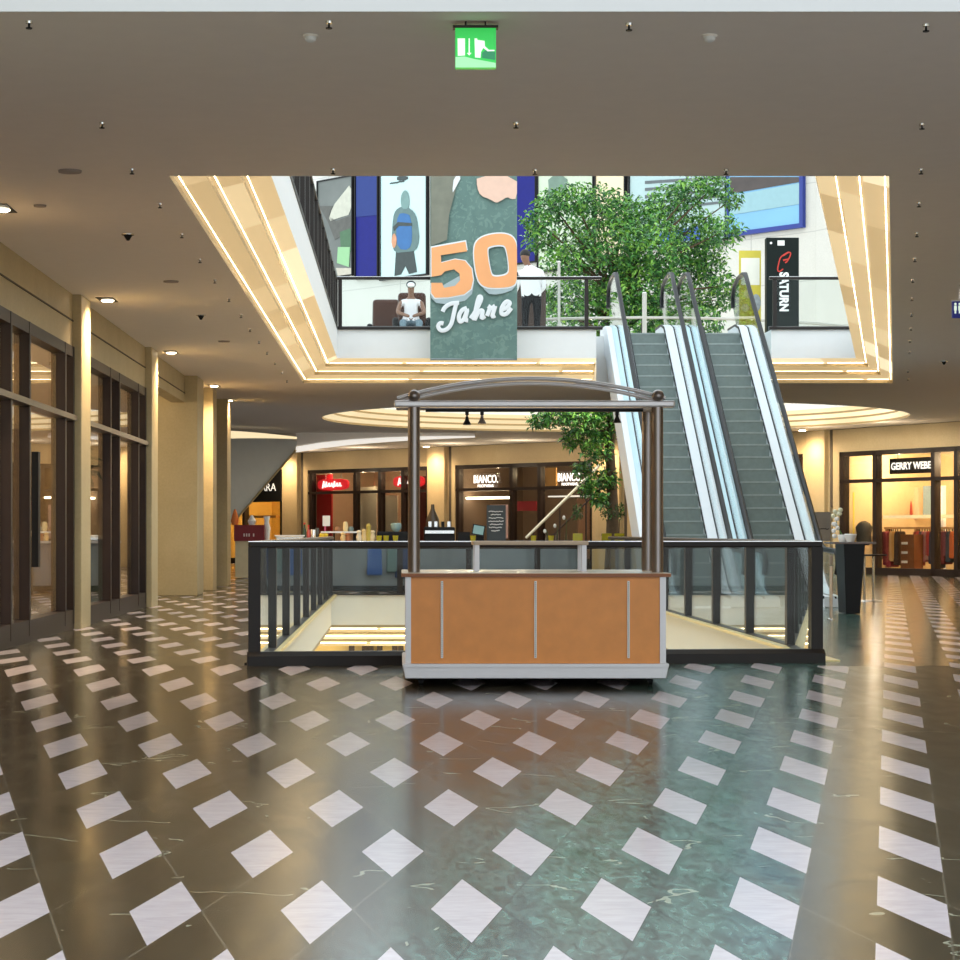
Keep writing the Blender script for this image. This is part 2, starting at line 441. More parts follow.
for j in range(n): wh.poly([(*A[j], zi), (*A[(j + 1) % n], zi), (*A[(j + 1) % n], UZ), (*A[j], UZ)])
lip.build('cove_edge', LIP, root); wh.build('white_ring', WHITE, root, smooth=True)
RINGL = [mat('ring_light_%d' % i, (.55, .45, .28), .6, emit=e, ecol=(1, .82, .50), var=0) for i, e in enumerate((.42, .48, .54, .64))]
for mb, m in zip(bins, RINGL):
    if mb.f: mb.build('cove_light', m, root)

# floor opening to the lower level
b = MB(); zb = -.52
b.box(VX0 - .3, 18.1, zb, VX0, VY1, -.003); b.box(VX1, 18.6, zb, VX1 + .3, VY1, -.003); b.box(VX0 - .3, VY1, zb, VX1 + .3, VY1 + .3, -.003)
struct('wall_void', b, CREAM)
b = MB(); b.box(VX0 - .02, 18.3, -.02, VX0 + .1, VY1, .012); b.box(VX1 - .1, 18.7, -.02, VX1 + .02, VY1, .012)
struct('trim_8', b, mat('brass_edge', (.75, .6, .28), .35, .3))
cove_run('trim_9', (VX0 - .6, VY1), (VX1 + .6, VY1), ((-d, d), (d, d)), zb, up=-1)
cove_run('trim_10', (VX0, 18.2), (VX0, VY1), ((-d, -d), (-d, d)), zb, up=-1)
cove_run('trim_11', (VX1, 18.6), (VX1, VY1), ((d, -d), (d, d)), zb, up=-1)
b = MB(); b.poly([(-10, 10, -4.6), (14, 10, -4.6), (14, 56, -4.6), (-10, 56, -4.6)]); struct('floor_lower', b, mat('lower_floor', (.5, .42, .3), .3))
b = MB(); b.box(-10, 47, -4.6, 14, 47.2, -.1); struct('wall_lower', b, mat('lower_wall', (.80, .60, .25), .6))
b = MB()
for u in (349, 362, 368, 377, 392, 398): b.box(xx(u, 46.9), 46.7, -4.6, xx(u, 46.9) + .12, 46.9, -.9)
struct('trim_12', b, FRAME)
b = MB(); b.poly([(-10, VY1 + .9, -.93), (14, VY1 + .9, -.93), (14, 47, -.93), (-10, 47, -.93)]); struct('ceiling_lower', b, CEIL)

# ------------------------------------------------------------------ left wall
LX = -3.72
b = MB()
b.box(-3.95, 11.4, 3.2, LX, 25.0, CZ); b.box(-3.95, 25.75, 3.2, LX, 32.1, CZ); b.box(-3.95, 32.9, 3.34, LX, 38, CZ)
b.box(-3.95, 39.2, 3.3, LX, 41.2, CZ); b.box(-3.95, 42, 3.3, LX, 44.6, CZ)
b.box(-3.95, -8, -1, LX, 12.5, UZ)
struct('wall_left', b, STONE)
b = MB(); b.box(-3.95, 12.4, -.3, LX + .02, 25.0, .06); b.box(-3.95, 25.75, -.3, LX + .02, 32.1, .06); struct('baseboard_left', b, FRAME)
b = MB()
for y0, y1 in ((11.4, 25.2), (26.0, 32.3), (33.2, 38)): b.box(LX, y0, 3.49, LX + .012, y1, 3.505)
struct('trim_13', b, mat('shadow_joint', (.10, .08, .06), .8))
for i, (y0, y1, lab) in enumerate(((25.0, 25.75, 'nearest'), (32.1, 32.9, ''), (38, 39.2, ''), (41.2, 42.0, ''), (44.6, 45.5, ''))):
    b = MB(); b.box(-3.95 if i != 2 else -4.6, y0, 0, -3.62 if i < 2 else -3.5, y1, CZ); struct('pillar_left_%d' % (i + 1), b, STONE, bevel=.01)
b = MB(); b.box(-8, 38.05, 0, -3.8, 38.3, CZ); b.box(-8, 33.0, 0, -7.9, 38.3, CZ); b.box(-8, 32.9, 0, -3.95, 33.1, CZ); struct('wall_passage', b, STONE)
b = MB(); b.box(-6, 40.9, 0, -3.7, 41.1, CZ); b.box(-6, 39, 0, -5.9, 41, CZ); struct('wall_niche', b, STONE)
b = MB(); b.box(-3.90, 41.9, .0, -3.80, 44.7, 3.3); struct('door_1', b, FRAME)
b = MB(); b.box(-3.79, 42.1, .1, -3.775, 43.2, 2.9); b.box(-3.79, 43.35, .1, -3.775, 44.5, 2.9); b.build('door_pane', BLACK, bpy.data.objects['door_1'])
b = MB(); b.cyl((-3.72, 43.2, .9), (-3.72, 43.2, 1.5), .02); b.build('door_handle', CHROME, bpy.data.objects['door_1'])

def left_window(name, y0, y1, mull, door=None):
    fr = MB()
    fr.box(LX - .14, y0, .06, LX + .02, y1, .22); fr.box(LX - .14, y0, 3.08, LX + .02, y1, 3.2)
    for m_ in mull: fr.box(LX - .08, m_, .06, LX + .025, m_ + .08, 3.2)
    root = struct(name, fr, FRAME)
    g = MB(); g.box(LX - .07, y0, .2, LX - .055, y1, 3.1); g.build('window_pane', SHOPG, root)
    t_ = MB(); t_.box(LX - .1, y0, 2.36, LX + .055, y1, 2.42); t_.build('transom', mat('bronze_light', (.20, .16, .12), .3, .7), root)
    return root
w = left_window('window_1', 12.5, 25.0, (14.2, 16.4, 18.9, 20.9, 21.95, 24.3, 24.9))
b = MB(); b.box(LX + .05, 21.9, .75, LX + .12, 22.02, 1.9); b.build('door_handle', BLACK, w)
left_window('window_2', 25.75, 32.1, (25.77, 28.1, 29.0, 31.1, 31.98))

# shop rooms behind the left windows
def room_left(nm, y0, y1, wallm, depth=5.0, z1=3.25):
    b = MB(); x0 = LX - depth
    b.box(x0 - .1, y0, 0, x0, y1, z1); b.box(x0, y0 - .1, 0, LX - .23, y0, z1); b.box(x0, y1, 0, LX - .23, y1 + .1, z1)
    struct('wall_' + nm, b, wallm)
    b = MB(); b.box(x0, y0, z1, LX - .23, y1, z1 + .05); struct('ceiling_' + nm, b, CREAM)
TAN = mat('tan_wall', (.62, .44, .24), .6)
room_left('shop_near', 12.5, 25.2, TAN)
room_left('shop_second', 26.0, 32.3, TAN)

# ------------------------------------------------------------------ far facade (line 1) and right facade (line 2)
sA, sB = -18.0, 11.2 / W1.t.x
zt = 3.2
def facade(W, segs, s0, s1, nm):
    """header band and solid wall between openings"""
    b = W.mb(); b.box(s0, -.3, zt, s1, 0, CZ)
    cur = s0
    for a, c in segs:
        if a > cur: b.box(cur, -.3, 0, a, 0, zt)
        cur = c
    if cur < s1: b.box(cur, -.3, 0, s1, 0, zt)
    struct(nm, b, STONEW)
s1 = lambda u, d=0: W1.s_(u, d)
s2 = lambda u, d=0: W2.s_(u, d)
open1 = [(s1(206), s1(282)), (s1(307.5), s1(428)), (s1(455), s1(592)), (s1(787), s1(803))]
facade(W1, open1, sA, sB, 'wall_far')
open2 = [(s2(839), s2(1000))]
facade(W2, open2, 0, 13, 'wall_far_right')
b = W1.mb(); b.box(sA, -.02, CZ, sB + .02, .15, 16)
struct('wall_upper', b, WALLW)
b = W2.mb(); b.box(0, -.02, CZ, 13, .15, 16); struct('wall_upper_right', b, WALLW)
for i, (W, a, c) in enumerate(((W1, 285, 299.5), (W1, 430, 447), (W1, 601, 622), (W2, 809.5, 828))):
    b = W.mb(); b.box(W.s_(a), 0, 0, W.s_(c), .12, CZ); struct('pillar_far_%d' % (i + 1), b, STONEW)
    b = W.mb(); b.box(W.s_(c) + .1, 0, 0, W.s_(c) + .2, .012, CZ); struct('trim_%d' % (14 + i), b, mat('shadow_joint', (.1, .08, .06)))

def shop(W, a, c, nm, depth, wallm, floorm, frames, transom=2.38, zt=zt):
    b = W.mb(); b.box(a, -depth - .1, 0, c, -depth, zt); b.box(a - .1, -depth, 0, a, -.3, zt); b.box(c, -depth, 0, c + .1, -.3, zt)
    struct('wall_' + nm, b, wallm)
    b = W.mb(); b.box(a, -depth, zt, c, -.3, zt + .05); struct('ceiling_' + nm, b, CREAM)
    fr = W.mb()
    for f in frames: fr.box(f - .07, -.22, 0, f + .07, -.02, zt)
    fr.box(a, -.2, zt - .12, c, -.02, zt); fr.box(a, -.2, transom, c, -.02, transom + .09); fr.box(a, -.2, 0, c, -.02, .18)
    i = {'shop_sign_red': 3, 'shop_dark': 4, 'shop_clothes': 5, 'shop_dim': 6, 'shop_corner': 7}[nm]
    root = struct('window_%d' % i, fr, FRAME)
    g = W.mb(); g.box(a, -.12, .15, c, -.105, zt - .1); g.build('window_pane', SHOPG, root)
    return root
GOLD = mat('golden_wall', (.85, .58, .18), .6)
DARKW = mat('dark_wall', (.05, .038, .03), .6)
shop(W1, *open1[0], 'shop_dim', 3, GOLD, None, (open1[0][0] + .1, s1(243), open1[0][1] - .07))
shop(W1, *open1[1], 'shop_sign_red', 3, mat('rose_wall', (.55, .40, .28), .6), None, (s1(310), s1(354), s1(379), s1(402), s1(427)))
shop(W1, *open1[2], 'shop_dark', 3, mat('brown_wall', (.10, .065, .045), .6), None, (s1(457), s1(510.5), s1(538.5), s1(591)))
shop(W1, *open1[3], 'shop_corner', 2, DARKW, None, (s1(788), s1(802)))
shop(W2, *open2[0], 'shop_clothes', 3.2, mat('amber_wall', (.80, .62, .38), .6), None, (s2(841), s2(873.5), s2(932), s2(955)), zt=3.2)

# dark fascia with white capitals, far left shop
root = thing('shop_fascia', 'black shop fascia with large white serif capitals under the grey stair soffit', 'sign', W1.w(s1(262), .0, 2.7))
b = W1.mb(); b.box(s1(243), -.03, W1.z(262, 502), s1(282), .05, W1.z(262, 470)); b.build('fascia_board', BLACK, root)
text('lettering', 'ZARA', W1.face(s1(267), .06, W1.z(267, 487.3)), 1.05, mat('white_letters', (.9, .9, .88), .4, emit=.35, ecol=(1, 1, .95)), root, fit=(22 * W1.Y(267) / F / W1.t.x, 7.5 * W1.Y(267) / F))
# red lozenge signs
RED = mat('red_sign', (.65, .008, .02), .4, emit=.5, ecol=(.8, .02, .03))
WSGN = mat('lit_letters', (.95, .93, .9), .4, emit=1.0, ecol=(1, .95, .9))
for u, v, w_, txt, lab in ((333.5, 484.5, 30, (1, .8, .45, .45, .9, .45, .45), 'red lit lozenge sign with white script behind left end of the shop window'),
                          (409, 481.5, 30, (1, .5, .6, .5, .9), 'red lit sign with white script partly behind the left cart post')):
    root = thing('hanging_sign', lab, 'sign', W1.w(s1(u), -.5, W1.z(u, v)))
    sc_ = s1(u, -.24); hw = (s1(u + w_ / 2, -.24) - s1(u - w_ / 2, -.24)) / 2; zc = W1.z(u, v, -.24)
    b = W1.mb(); k = 14; pts = []
    for j in range(4 * k):
        a = 2 * PI * j / (4 * k); ca, sa = math.cos(a), math.sin(a)
        pts.append((sc_ + hw * math.copysign(abs(ca) ** .6, ca), zc + .19 * math.copysign(abs(sa) ** .6, sa)))
    b.hexa([(x_, -.28, z_) for x_, z_ in pts], [(x_, -.2, z_) for x_, z_ in pts]); b.build('sign_board', RED, root)
    stk = MB()
    for j, hgt in enumerate(txt):
        for a_, c_ in (((j - .3, -hgt), (j + .15, hgt)), ((j + .15, hgt), (j + .2, -.5)), ((j + .2, -.5), (j + .7, -.4))):
            q_ = [W1.w(sc_ + ((p_[0] + .2) / len(txt) - .5) * hw * 1.25, -.185, zc + p_[1] * .12) for p_ in (a_, c_)]
            stk.tube(q_, .026, 5)
    stk.build('script_lettering', WSGN, root)
    for dx in (-.4, .4): b = W1.mb(); b.cyl((sc_ + dx, -.24, zc + .15), (sc_ + dx, -.24, zt), .012, 6); b.build('hanger', CHROME, root)
# white lettered signs of the dark shop
for u, v, lab in ((485, 479, 'white shop name letters in the left dark shop window'), (569, 477, 'white shop name letters in the dark window beside the tree')):
    root = thing('shop_name', lab, 'sign', W1.w(s1(u), -.06, W1.z(u, v)))
    zc = W1.z(u, v)
    text('lettering', 'BIANCO.', W1.face(s1(u), -.03, zc), .50, WSGN, root, bold=.004, fit=(s1(u + 12, -.03) - s1(u - 12, -.03), .25))
    text('small_lettering', 'FOOTWEAR', W1.face(s1(u), -.03, zc - .21), .19, WSGN, root, bold=.002, fit=(s1(u + 8, -.03) - s1(u - 8, -.03), .085))
    b = W1.mb(); b.box(s1(u - 12.5), -.08, zc + .15, s1(u + 12.5), -.05, zc + .165); b.build('mounting_rail', CHROME, root)
root = thing('shop_name', 'black sign board with white capitals in the clothes shop window', 'sign', W2.w(s2(913), -.5, W2.z(913, 465)))
b = W2.mb(); zc = W2.z(913, 465.5, -.5); b.box(s2(889.5, -.5), -.56, zc - .2, s2(938, -.5), -.5, zc + .2); b.build('sign_board', BLACK, root)
text('lettering', 'GERRY WEBER', W2.face((s2(889.5, -.5) + s2(938, -.5)) / 2, -.49, zc), .37, WSGN, root, bold=.008, fit=((s2(938, -.5) - s2(889.5, -.5)) * .92, .19))
for u in (897, 930): b = W2.mb(); b.cyl((s2(u, -.5), -.53, zc + .2), (s2(u, -.5), -.53, zt), .012, 6); b.build('hanger', CHROME, root)

# ------------------------------------------------------------------ far shop contents
def wbox(W, name, u0, u1, z0, z1, d0, d1, m, label=None, cat=None, group=None, parent=None):
    b = W.mb(); b.box(W.s_(u0, d1), d0, z0, W.s_(u1, d1), d1, z1); o = b.build(name, m, parent)
    if label: tag(o, label, cat, group)
    return o
DRED = mat('dark_red_panel', (.50, .008, .02), .5)
wbox(W1, 'backdrop', 313, 331.5, .2, 3.05, -.46, -.4, DRED, 'tall dark red display panel in the left of the red-sign shop', 'panel')
wbox(W1, 'backdrop', 412, 426, .2, 2.9, -.46, -.4, mat('maroon_panel', (.14, .02, .02), .5), 'maroon panel behind the left cart post', 'panel')
wbox(W1, 'backdrop', 357.5, 376, .2, 2.6, -.46, -.4, mat('pale_print', (.80, .72, .58), .5), 'pale printed curtain panel in middle of the red-sign shop', 'panel')
wbox(W1, 'backdrop', 384, 397, .2, 2.3, -.46, -.4, mat('pale_print', (.80, .72, .58), .5), 'narrow pale printed panel right of the middle shop mullion', 'panel')
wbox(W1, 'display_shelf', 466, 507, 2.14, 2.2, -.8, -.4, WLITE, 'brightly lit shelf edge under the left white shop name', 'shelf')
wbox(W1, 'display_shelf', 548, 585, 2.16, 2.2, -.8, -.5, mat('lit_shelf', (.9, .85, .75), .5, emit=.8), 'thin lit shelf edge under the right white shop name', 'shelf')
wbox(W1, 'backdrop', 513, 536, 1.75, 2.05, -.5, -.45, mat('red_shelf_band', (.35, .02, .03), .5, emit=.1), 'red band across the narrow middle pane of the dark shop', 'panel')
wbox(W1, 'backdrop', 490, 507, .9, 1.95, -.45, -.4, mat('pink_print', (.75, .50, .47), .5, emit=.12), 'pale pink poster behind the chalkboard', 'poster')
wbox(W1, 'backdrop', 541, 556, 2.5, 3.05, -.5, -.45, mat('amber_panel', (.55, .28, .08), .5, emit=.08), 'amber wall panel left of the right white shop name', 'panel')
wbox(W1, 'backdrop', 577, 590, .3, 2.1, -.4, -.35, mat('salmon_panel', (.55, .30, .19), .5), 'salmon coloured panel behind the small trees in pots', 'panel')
# clothes shop goods
rackm = mat('rail_wood', (.62, .36, .15), .5)
zr = W2.z(920, 529, -1.3)
root = thing('clothes_rack', 'wooden clothes rack behind the clothes shop window', 'clothes rack', W2.w(s2(920, -1.3), -1.3, 0))
b = W2.mb(); b.box(s2(884, -1.2), -1.35, zr, s2(960, -1.2), -1.2, zr + .05); b.build('hanging_rail', rackm, root)
for u in (886, 915, 938, 957):
    b = W2.mb(); b.box(s2(u, -1.2) - .03, -1.35, 0.005, s2(u, -1.2) + .03, -1.2, zr); b.build('upright', rackm, root)
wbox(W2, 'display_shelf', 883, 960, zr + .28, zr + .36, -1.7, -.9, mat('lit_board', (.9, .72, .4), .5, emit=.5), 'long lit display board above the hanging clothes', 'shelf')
gcol = [(130, 30, 70), (150, 40, 60), (212, 160, 90), (70, 50, 45), (200, 70, 60), (210, 120, 120), (190, 60, 50), (60, 60, 75), (40, 45, 60), (150, 165, 150), (120, 60, 70), (215, 110, 50)]
gname = ['plum', 'dark pink', 'sand', 'brown', 'coral', 'pale pink', 'brick red', 'slate', 'navy', 'grey green', 'mauve', 'orange']
gcol += [(90, 40, 50), (190, 90, 100), (230, 190, 130), (160, 70, 60), (80, 80, 95), (200, 150, 140), (120, 45, 45), (60, 70, 80)]
gname += ['wine', 'rose', 'cream', 'rust', 'grey blue', 'blush', 'maroon', 'dark teal']
gu = [887.5, 891, 895.5, 898.5, 920, 925.5, 930, 933.5, 937.5, 942, 947, 954, 885.3, 889.3, 893.3, 917.3, 922.8, 927.8, 944.5, 950.5]
for i, u in enumerate(gu):
    a = s2(u, -1.2); hw = .085; ln = (.95, 1.0, .8, .95, .8, .85, .7, .9, 1.0, .9, .7, .75, .8, .9, .85, .95, .75, .8, .9, .85)[i]
    root = thing('hanging_garment', '%s garment hanging on the wooden rack in the clothes shop' % gname[i], 'garment', W2.w(a, -1.27, zr), 'garments on the clothes shop rack')
    b = W2.mb(); b.prism([(a - hw * .5, zr - .06), (a + hw * .5, zr - .06), (a + hw, zr - .2), (a + hw * 1.15, zr - ln), (a - hw * 1.15, zr - ln), (a - hw, zr - .2)], 'y', -1.4, -1.1)
    b.build('cloth', coat('garment_%d' % i, gcol[i]), root, bevel=.03)
    b = W2.mb(); b.tube([(a, -1.27, zr - .08), (a, -1.27, zr + .03)], .012, 6); b.build('hanger', BLACK, root)
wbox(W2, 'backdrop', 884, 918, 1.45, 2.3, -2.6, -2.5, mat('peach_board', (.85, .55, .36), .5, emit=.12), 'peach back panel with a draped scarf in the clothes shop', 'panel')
b = W2.mb(); b.prism([(s2(904, -2.35), 2.2), (s2(909, -2.35), 2.2), (s2(910.5, -2.35), 1.55), (s2(893, -2.35), 1.5)], 'y', -2.45, -2.35)
tag(b.build('draped_scarf', coat('scarf', (190, 70, 55)), bevel=.04), 'coral scarf draped on the peach panel in the clothes shop', 'scarf')
wbox(W2, 'hanging_garment', 923, 931, 1.5, 2.3, -1.75, -1.65, coat('denim', (130, 150, 165)), 'pale blue shirt displayed high beside the peach panel', 'garment')
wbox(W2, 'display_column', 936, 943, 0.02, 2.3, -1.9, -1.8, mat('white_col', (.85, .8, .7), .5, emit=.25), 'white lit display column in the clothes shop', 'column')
root = thing('drawer_cabinet', 'brown shelf cabinet standing under the hanging clothes', 'cabinet', W2.w(s2(908, -.8), -1.0, 0))
b = W2.mb(); b.box(s2(900.5, -.8), -1.1, .02, s2(914, -.8), -.8, zr - .14); b.build('body', mat('cabinet_brown', (.22, .08, .03), .4), root)
for k in range(3):
    b = W2.mb(); b.box(s2(902, -.8), -.82, .30 + .24 * k, s2(907.5, -.8), -.78, .36 + .24 * k); b.build('drawer_label', WHITE, root)
# far left shop: shelf, sale goods
wbox(W1, 'display_shelf', 244, 276, 1.60, 1.68, -.9, -.4, rackm, 'wooden shelf in the golden shop behind the red awning stall', 'shelf')

# ------------------------------------------------------------------ far left: stair soffit, bulkhead, coves, stall
root = thing('staircase', 'grey underside of a staircase slanting across the far left passage', 'staircase', P(262, 517, 60))
Y = 60
pts = [(150, 437), (150, 560), (231, 523), (237, 517), (296, 449), (297, 441), (288, 438)]
b = MB(); b.hexa([P(u, v, Y) for u, v in pts], [P(u, v, Y) + Vector((-.3, 4, 0)) for u, v in pts]); b.build('soffit', mat('grey_soffit', (.60, .60, .56), .75, var=.05), root)
b = MB(); b.tube([P(238, 517.5, Y) + Vector((0, -.04, 0)), P(296, 450, Y) + Vector((0, -.04, 0))], .03, 6); b.build('edge_trim', LIP, root)
root = thing('trim_20', None, None, kind='structure')
b = MB(); 
for k in range(10):
    f = k / 10; f2 = (k + 1) / 10
    q = lambda f, dv: P(215 + 82 * f, 434.5 + 3.5 * f * f + dv * (1 - .75 * f), 56 + 2 * f)
    b.poly([q(f, -4.5), q(f2, -4.5), q(f2, 4.5), q(f, 4.5)])
b.build('cove_light', RINGL[2], root)
b = MB()
arc = [(296, 452.5, 8), (320, 448.5, 8), (350, 445, 7.5), (380, 442.5, 6.5), (410, 440.5, 5.5), (440, 439, 4), (475, 437.5, 2)]
lo = []; hi = []
b1 = MB()
for (u, v, h_), (u2, v2, h2) in zip(arc, arc[1:]):
    b.hexa([P(u, v, 60), P(u2, v2, 60), P(u2, v2, 60.5), P(u, v, 60.5)], [P(u, v - h_ * .72, 60), P(u2, v2 - h2 * .72, 60), P(u2, v2 - h2 * .72, 60.5), P(u, v - h_ * .72, 60.5)])
b2 = MB()
for (u, v, h_), (u2, v2, h2) in zip(arc, arc[1:]):
    q0 = P(u, v - h_ * .72, 60.03); q1 = P(u2, v2 - h2 * .72, 60.03)
    b2.hexa([q0, q1, q1 + Vector((0, .4, 0)), q0 + Vector((0, .4, 0))], [Vector((q0.x, 60.03, CZ)), Vector((q1.x, 60.03, CZ)), Vector((q1.x, 60.43, CZ)), Vector((q0.x, 60.43, CZ))])
struct('trim_22', b2, CEIL)
struct('trim_21', b, mat('lit_white_edge', (.8, .78, .74), .4, emit=.42, ecol=(1, .95, .88)))
# red stall
Y = 52
root = thing('market_stall', 'dark red stall box with white lettering below the golden shop', 'stall', P(252, 560, Y) * 1)
root.location = (xx(252, Y), Y, 0)
b = MB(); b.box(xx(234, Y), Y, zz(541, Y), xx(264, Y), Y + 1.2, zz(525, Y)); b.build('stall_box', mat('stall_red', (.20, .008, .012), .5), root)
b = MB(); b.box(xx(235, Y), Y + .05, .02, xx(263, Y), Y + 1.1, zz(541, Y)); b.build('stall_base', mat('stall_base', (.62, .52, .32), .6), root)
b = MB()
for u in (243.5, 246, 248.5, 253): MB().box(xx(u, Y), Y - .012, zz(536.5, Y), xx(u + 1.3, Y), Y, zz(533.5, Y)).build('pale_mark', mat('dull_letters', (.75, .6, .55), .5), root)
for u, v0, v1, m_, lab in ((235, 509, 525, coat('orange_cone', (225, 120, 50)), 'orange pennant bundle on the left end of the red stall'), (252, 515, 525, WHITE, 'white paper bag on the red stall')):
    b = MB(); b.lathe((xx(u, Y + .5), Y + .5, zz(525, Y)), [(.07, 0), (.1, .1), (.06, (v1 - v0) * Y / F * .7), (.02, (v1 - v0) * Y / F)], 10)
    tag(b.build('pennant_bundle' if u == 235 else 'paper_bag', m_, smooth=True), lab, 'stall goods')
root = thing('white_post', 'white turned post at the right end of the red stall', 'post', (xx(266, Y), Y + .3, 0))
b = MB(); b.lathe((xx(266, Y), Y + .3, 0), [(.08, 0), (.06, .3), (.04, .6), (.09, zz(528, Y)), (.05, zz(522, Y)), (.08, zz(516, Y))], 12); b.build('shaft', WHITE, root, smooth=True)

# ------------------------------------------------------------------ railings round the floor opening
def railing(label, p0, p1, posts, group=None, base=.115, name='railing', z0=0.0, h=1.025, postw=.05, postd=.05, handm=None, bt=.09):
    p0 = Vector((*p0, z0)); p1 = Vector((*p1, z0)); t = (p1 - p0).normalized(); n = Vector((-t.y, t.x, 0)); L = (p1 - p0).length
    M = Matrix.Identity(4)
    for i in range(3): M[i][0], M[i][1], M[i][2], M[i][3] = t[i], n[i], (0, 0, 1)[i], p0[i]
    root = thing(name, label, 'railing', p0, group)
    b = MB(M); b.box(-.05, -.045, h - .055, L + .05, .045, h - .006); b.build('top_rail', RAILM, root, bevel=.012)
    b = MB(M); b.box(-.05, -.03, h - .006, L + .05, .03, h); b.build('handrail_strip', CHROME, root)
    if base: b = MB(M); b.prism([(-bt, 0), (-bt, base * .7), (-bt * .55, base), (.05, base), (.05, 0)], 'x', -.06, L + .06); b.build('base_board', RAILM, root)
    for q in posts:
        b = MB(M); b.box(q - postw, -postd, .002, q + postw, postd, h - .05); b.build('post', RAILM, root)
    ed = sorted([0] + list(posts) + [L])
    for a, c in zip(ed, ed[1:]):
        if c - a > .3:
            b = MB(M); b.box(a + .01, -.007, base * .8 if base else .02, c - .01, .007, h - .05); b.build('glass_panel', GLASS, root)
    return root
fl = Vector((-1.2, 18.12)); frr = Vector((3.51, 18.58))
railing('dark steel and glass railing across the front of the floor opening behind the wooden cart', fl, frr, (0.0, (frr - fl).length))
railing('dark railing with closely set posts along the left edge of the floor opening', (-1.2, VY1), (-1.2, 18.3), [VY1 - 18.3 - 2.45 * k - 2.3 for k in range(8)], base=.02, postw=.06, postd=.045)
railing('dark railing with glass along the right edge of the floor opening beside the escalators', (3.76, 21.1), (3.68, VY1), [2.42 * k + .05 for k in range(7)], base=.02, postw=.06, postd=.05)
railing('short slanting piece of dark railing at the right front corner of the floor opening', (3.53, 18.75), (3.74, 20.95), [], base=.02)
railing('dark railing across the far edge of the floor opening in front of the bar', (-1.2, VY1 + .05), (3.74, VY1 + .05), [1.2 * k for k in range(1, 4)], base=.02, h=.86)
# upper railings
railing('black railing along the left edge of the upper floor opening', (OL + IN - .04, FY - IN), (OL + IN - .04, NY + 1), [1.35 * k + .02 for k in range(17)], z0=UZ, h=.93, base=.06, postw=.05, postd=.05)
railing('black upper railing left of the escalators behind the hanging banner', (OL + IN, FY - IN + .04), (EX0 + .05, FY - IN + .04), [.05, 2.3, 4.45], z0=UZ, h=.95, base=.06, postw=.035, postd=.03)
railing('black upper railing right of the escalators in front of the black totem sign', (EX1 + .02, FY - IN + .04), (orx(FY) - .75, FY - IN + .04), [.05, 1.6], z0=UZ, h=.95, base=.06, postw=.035, postd=.03)
# round balustrade at the tree
root = thing('round_balustrade', 'pale round glass balustrade circling the tree on the upper floor', 'balustrade', (RC[0], RC[1], UZ))
A = circ(RR - IN + .15, 48)
b = MB(); b.tube([(*q, UZ + .86) for q in A + A[:1]], .03, 8, cap=False); b.build('handrail', mat('pale_steel', (.48, .46, .42), .35, .5), root, smooth=True)
b = MB()
for j in range(48): b.poly([(*A[j], UZ + .05), (*A[(j + 1) % 48], UZ + .05), (*A[(j + 1) % 48], UZ + .84), (*A[j], UZ + .84)])
b.build('glass_panel', GLASS, root)
for j in range(0, 48, 6): b = MB(); b.cyl((*A[j], UZ), (*A[j], UZ + .85), .02, 8); b.build('post', RAILM, root)

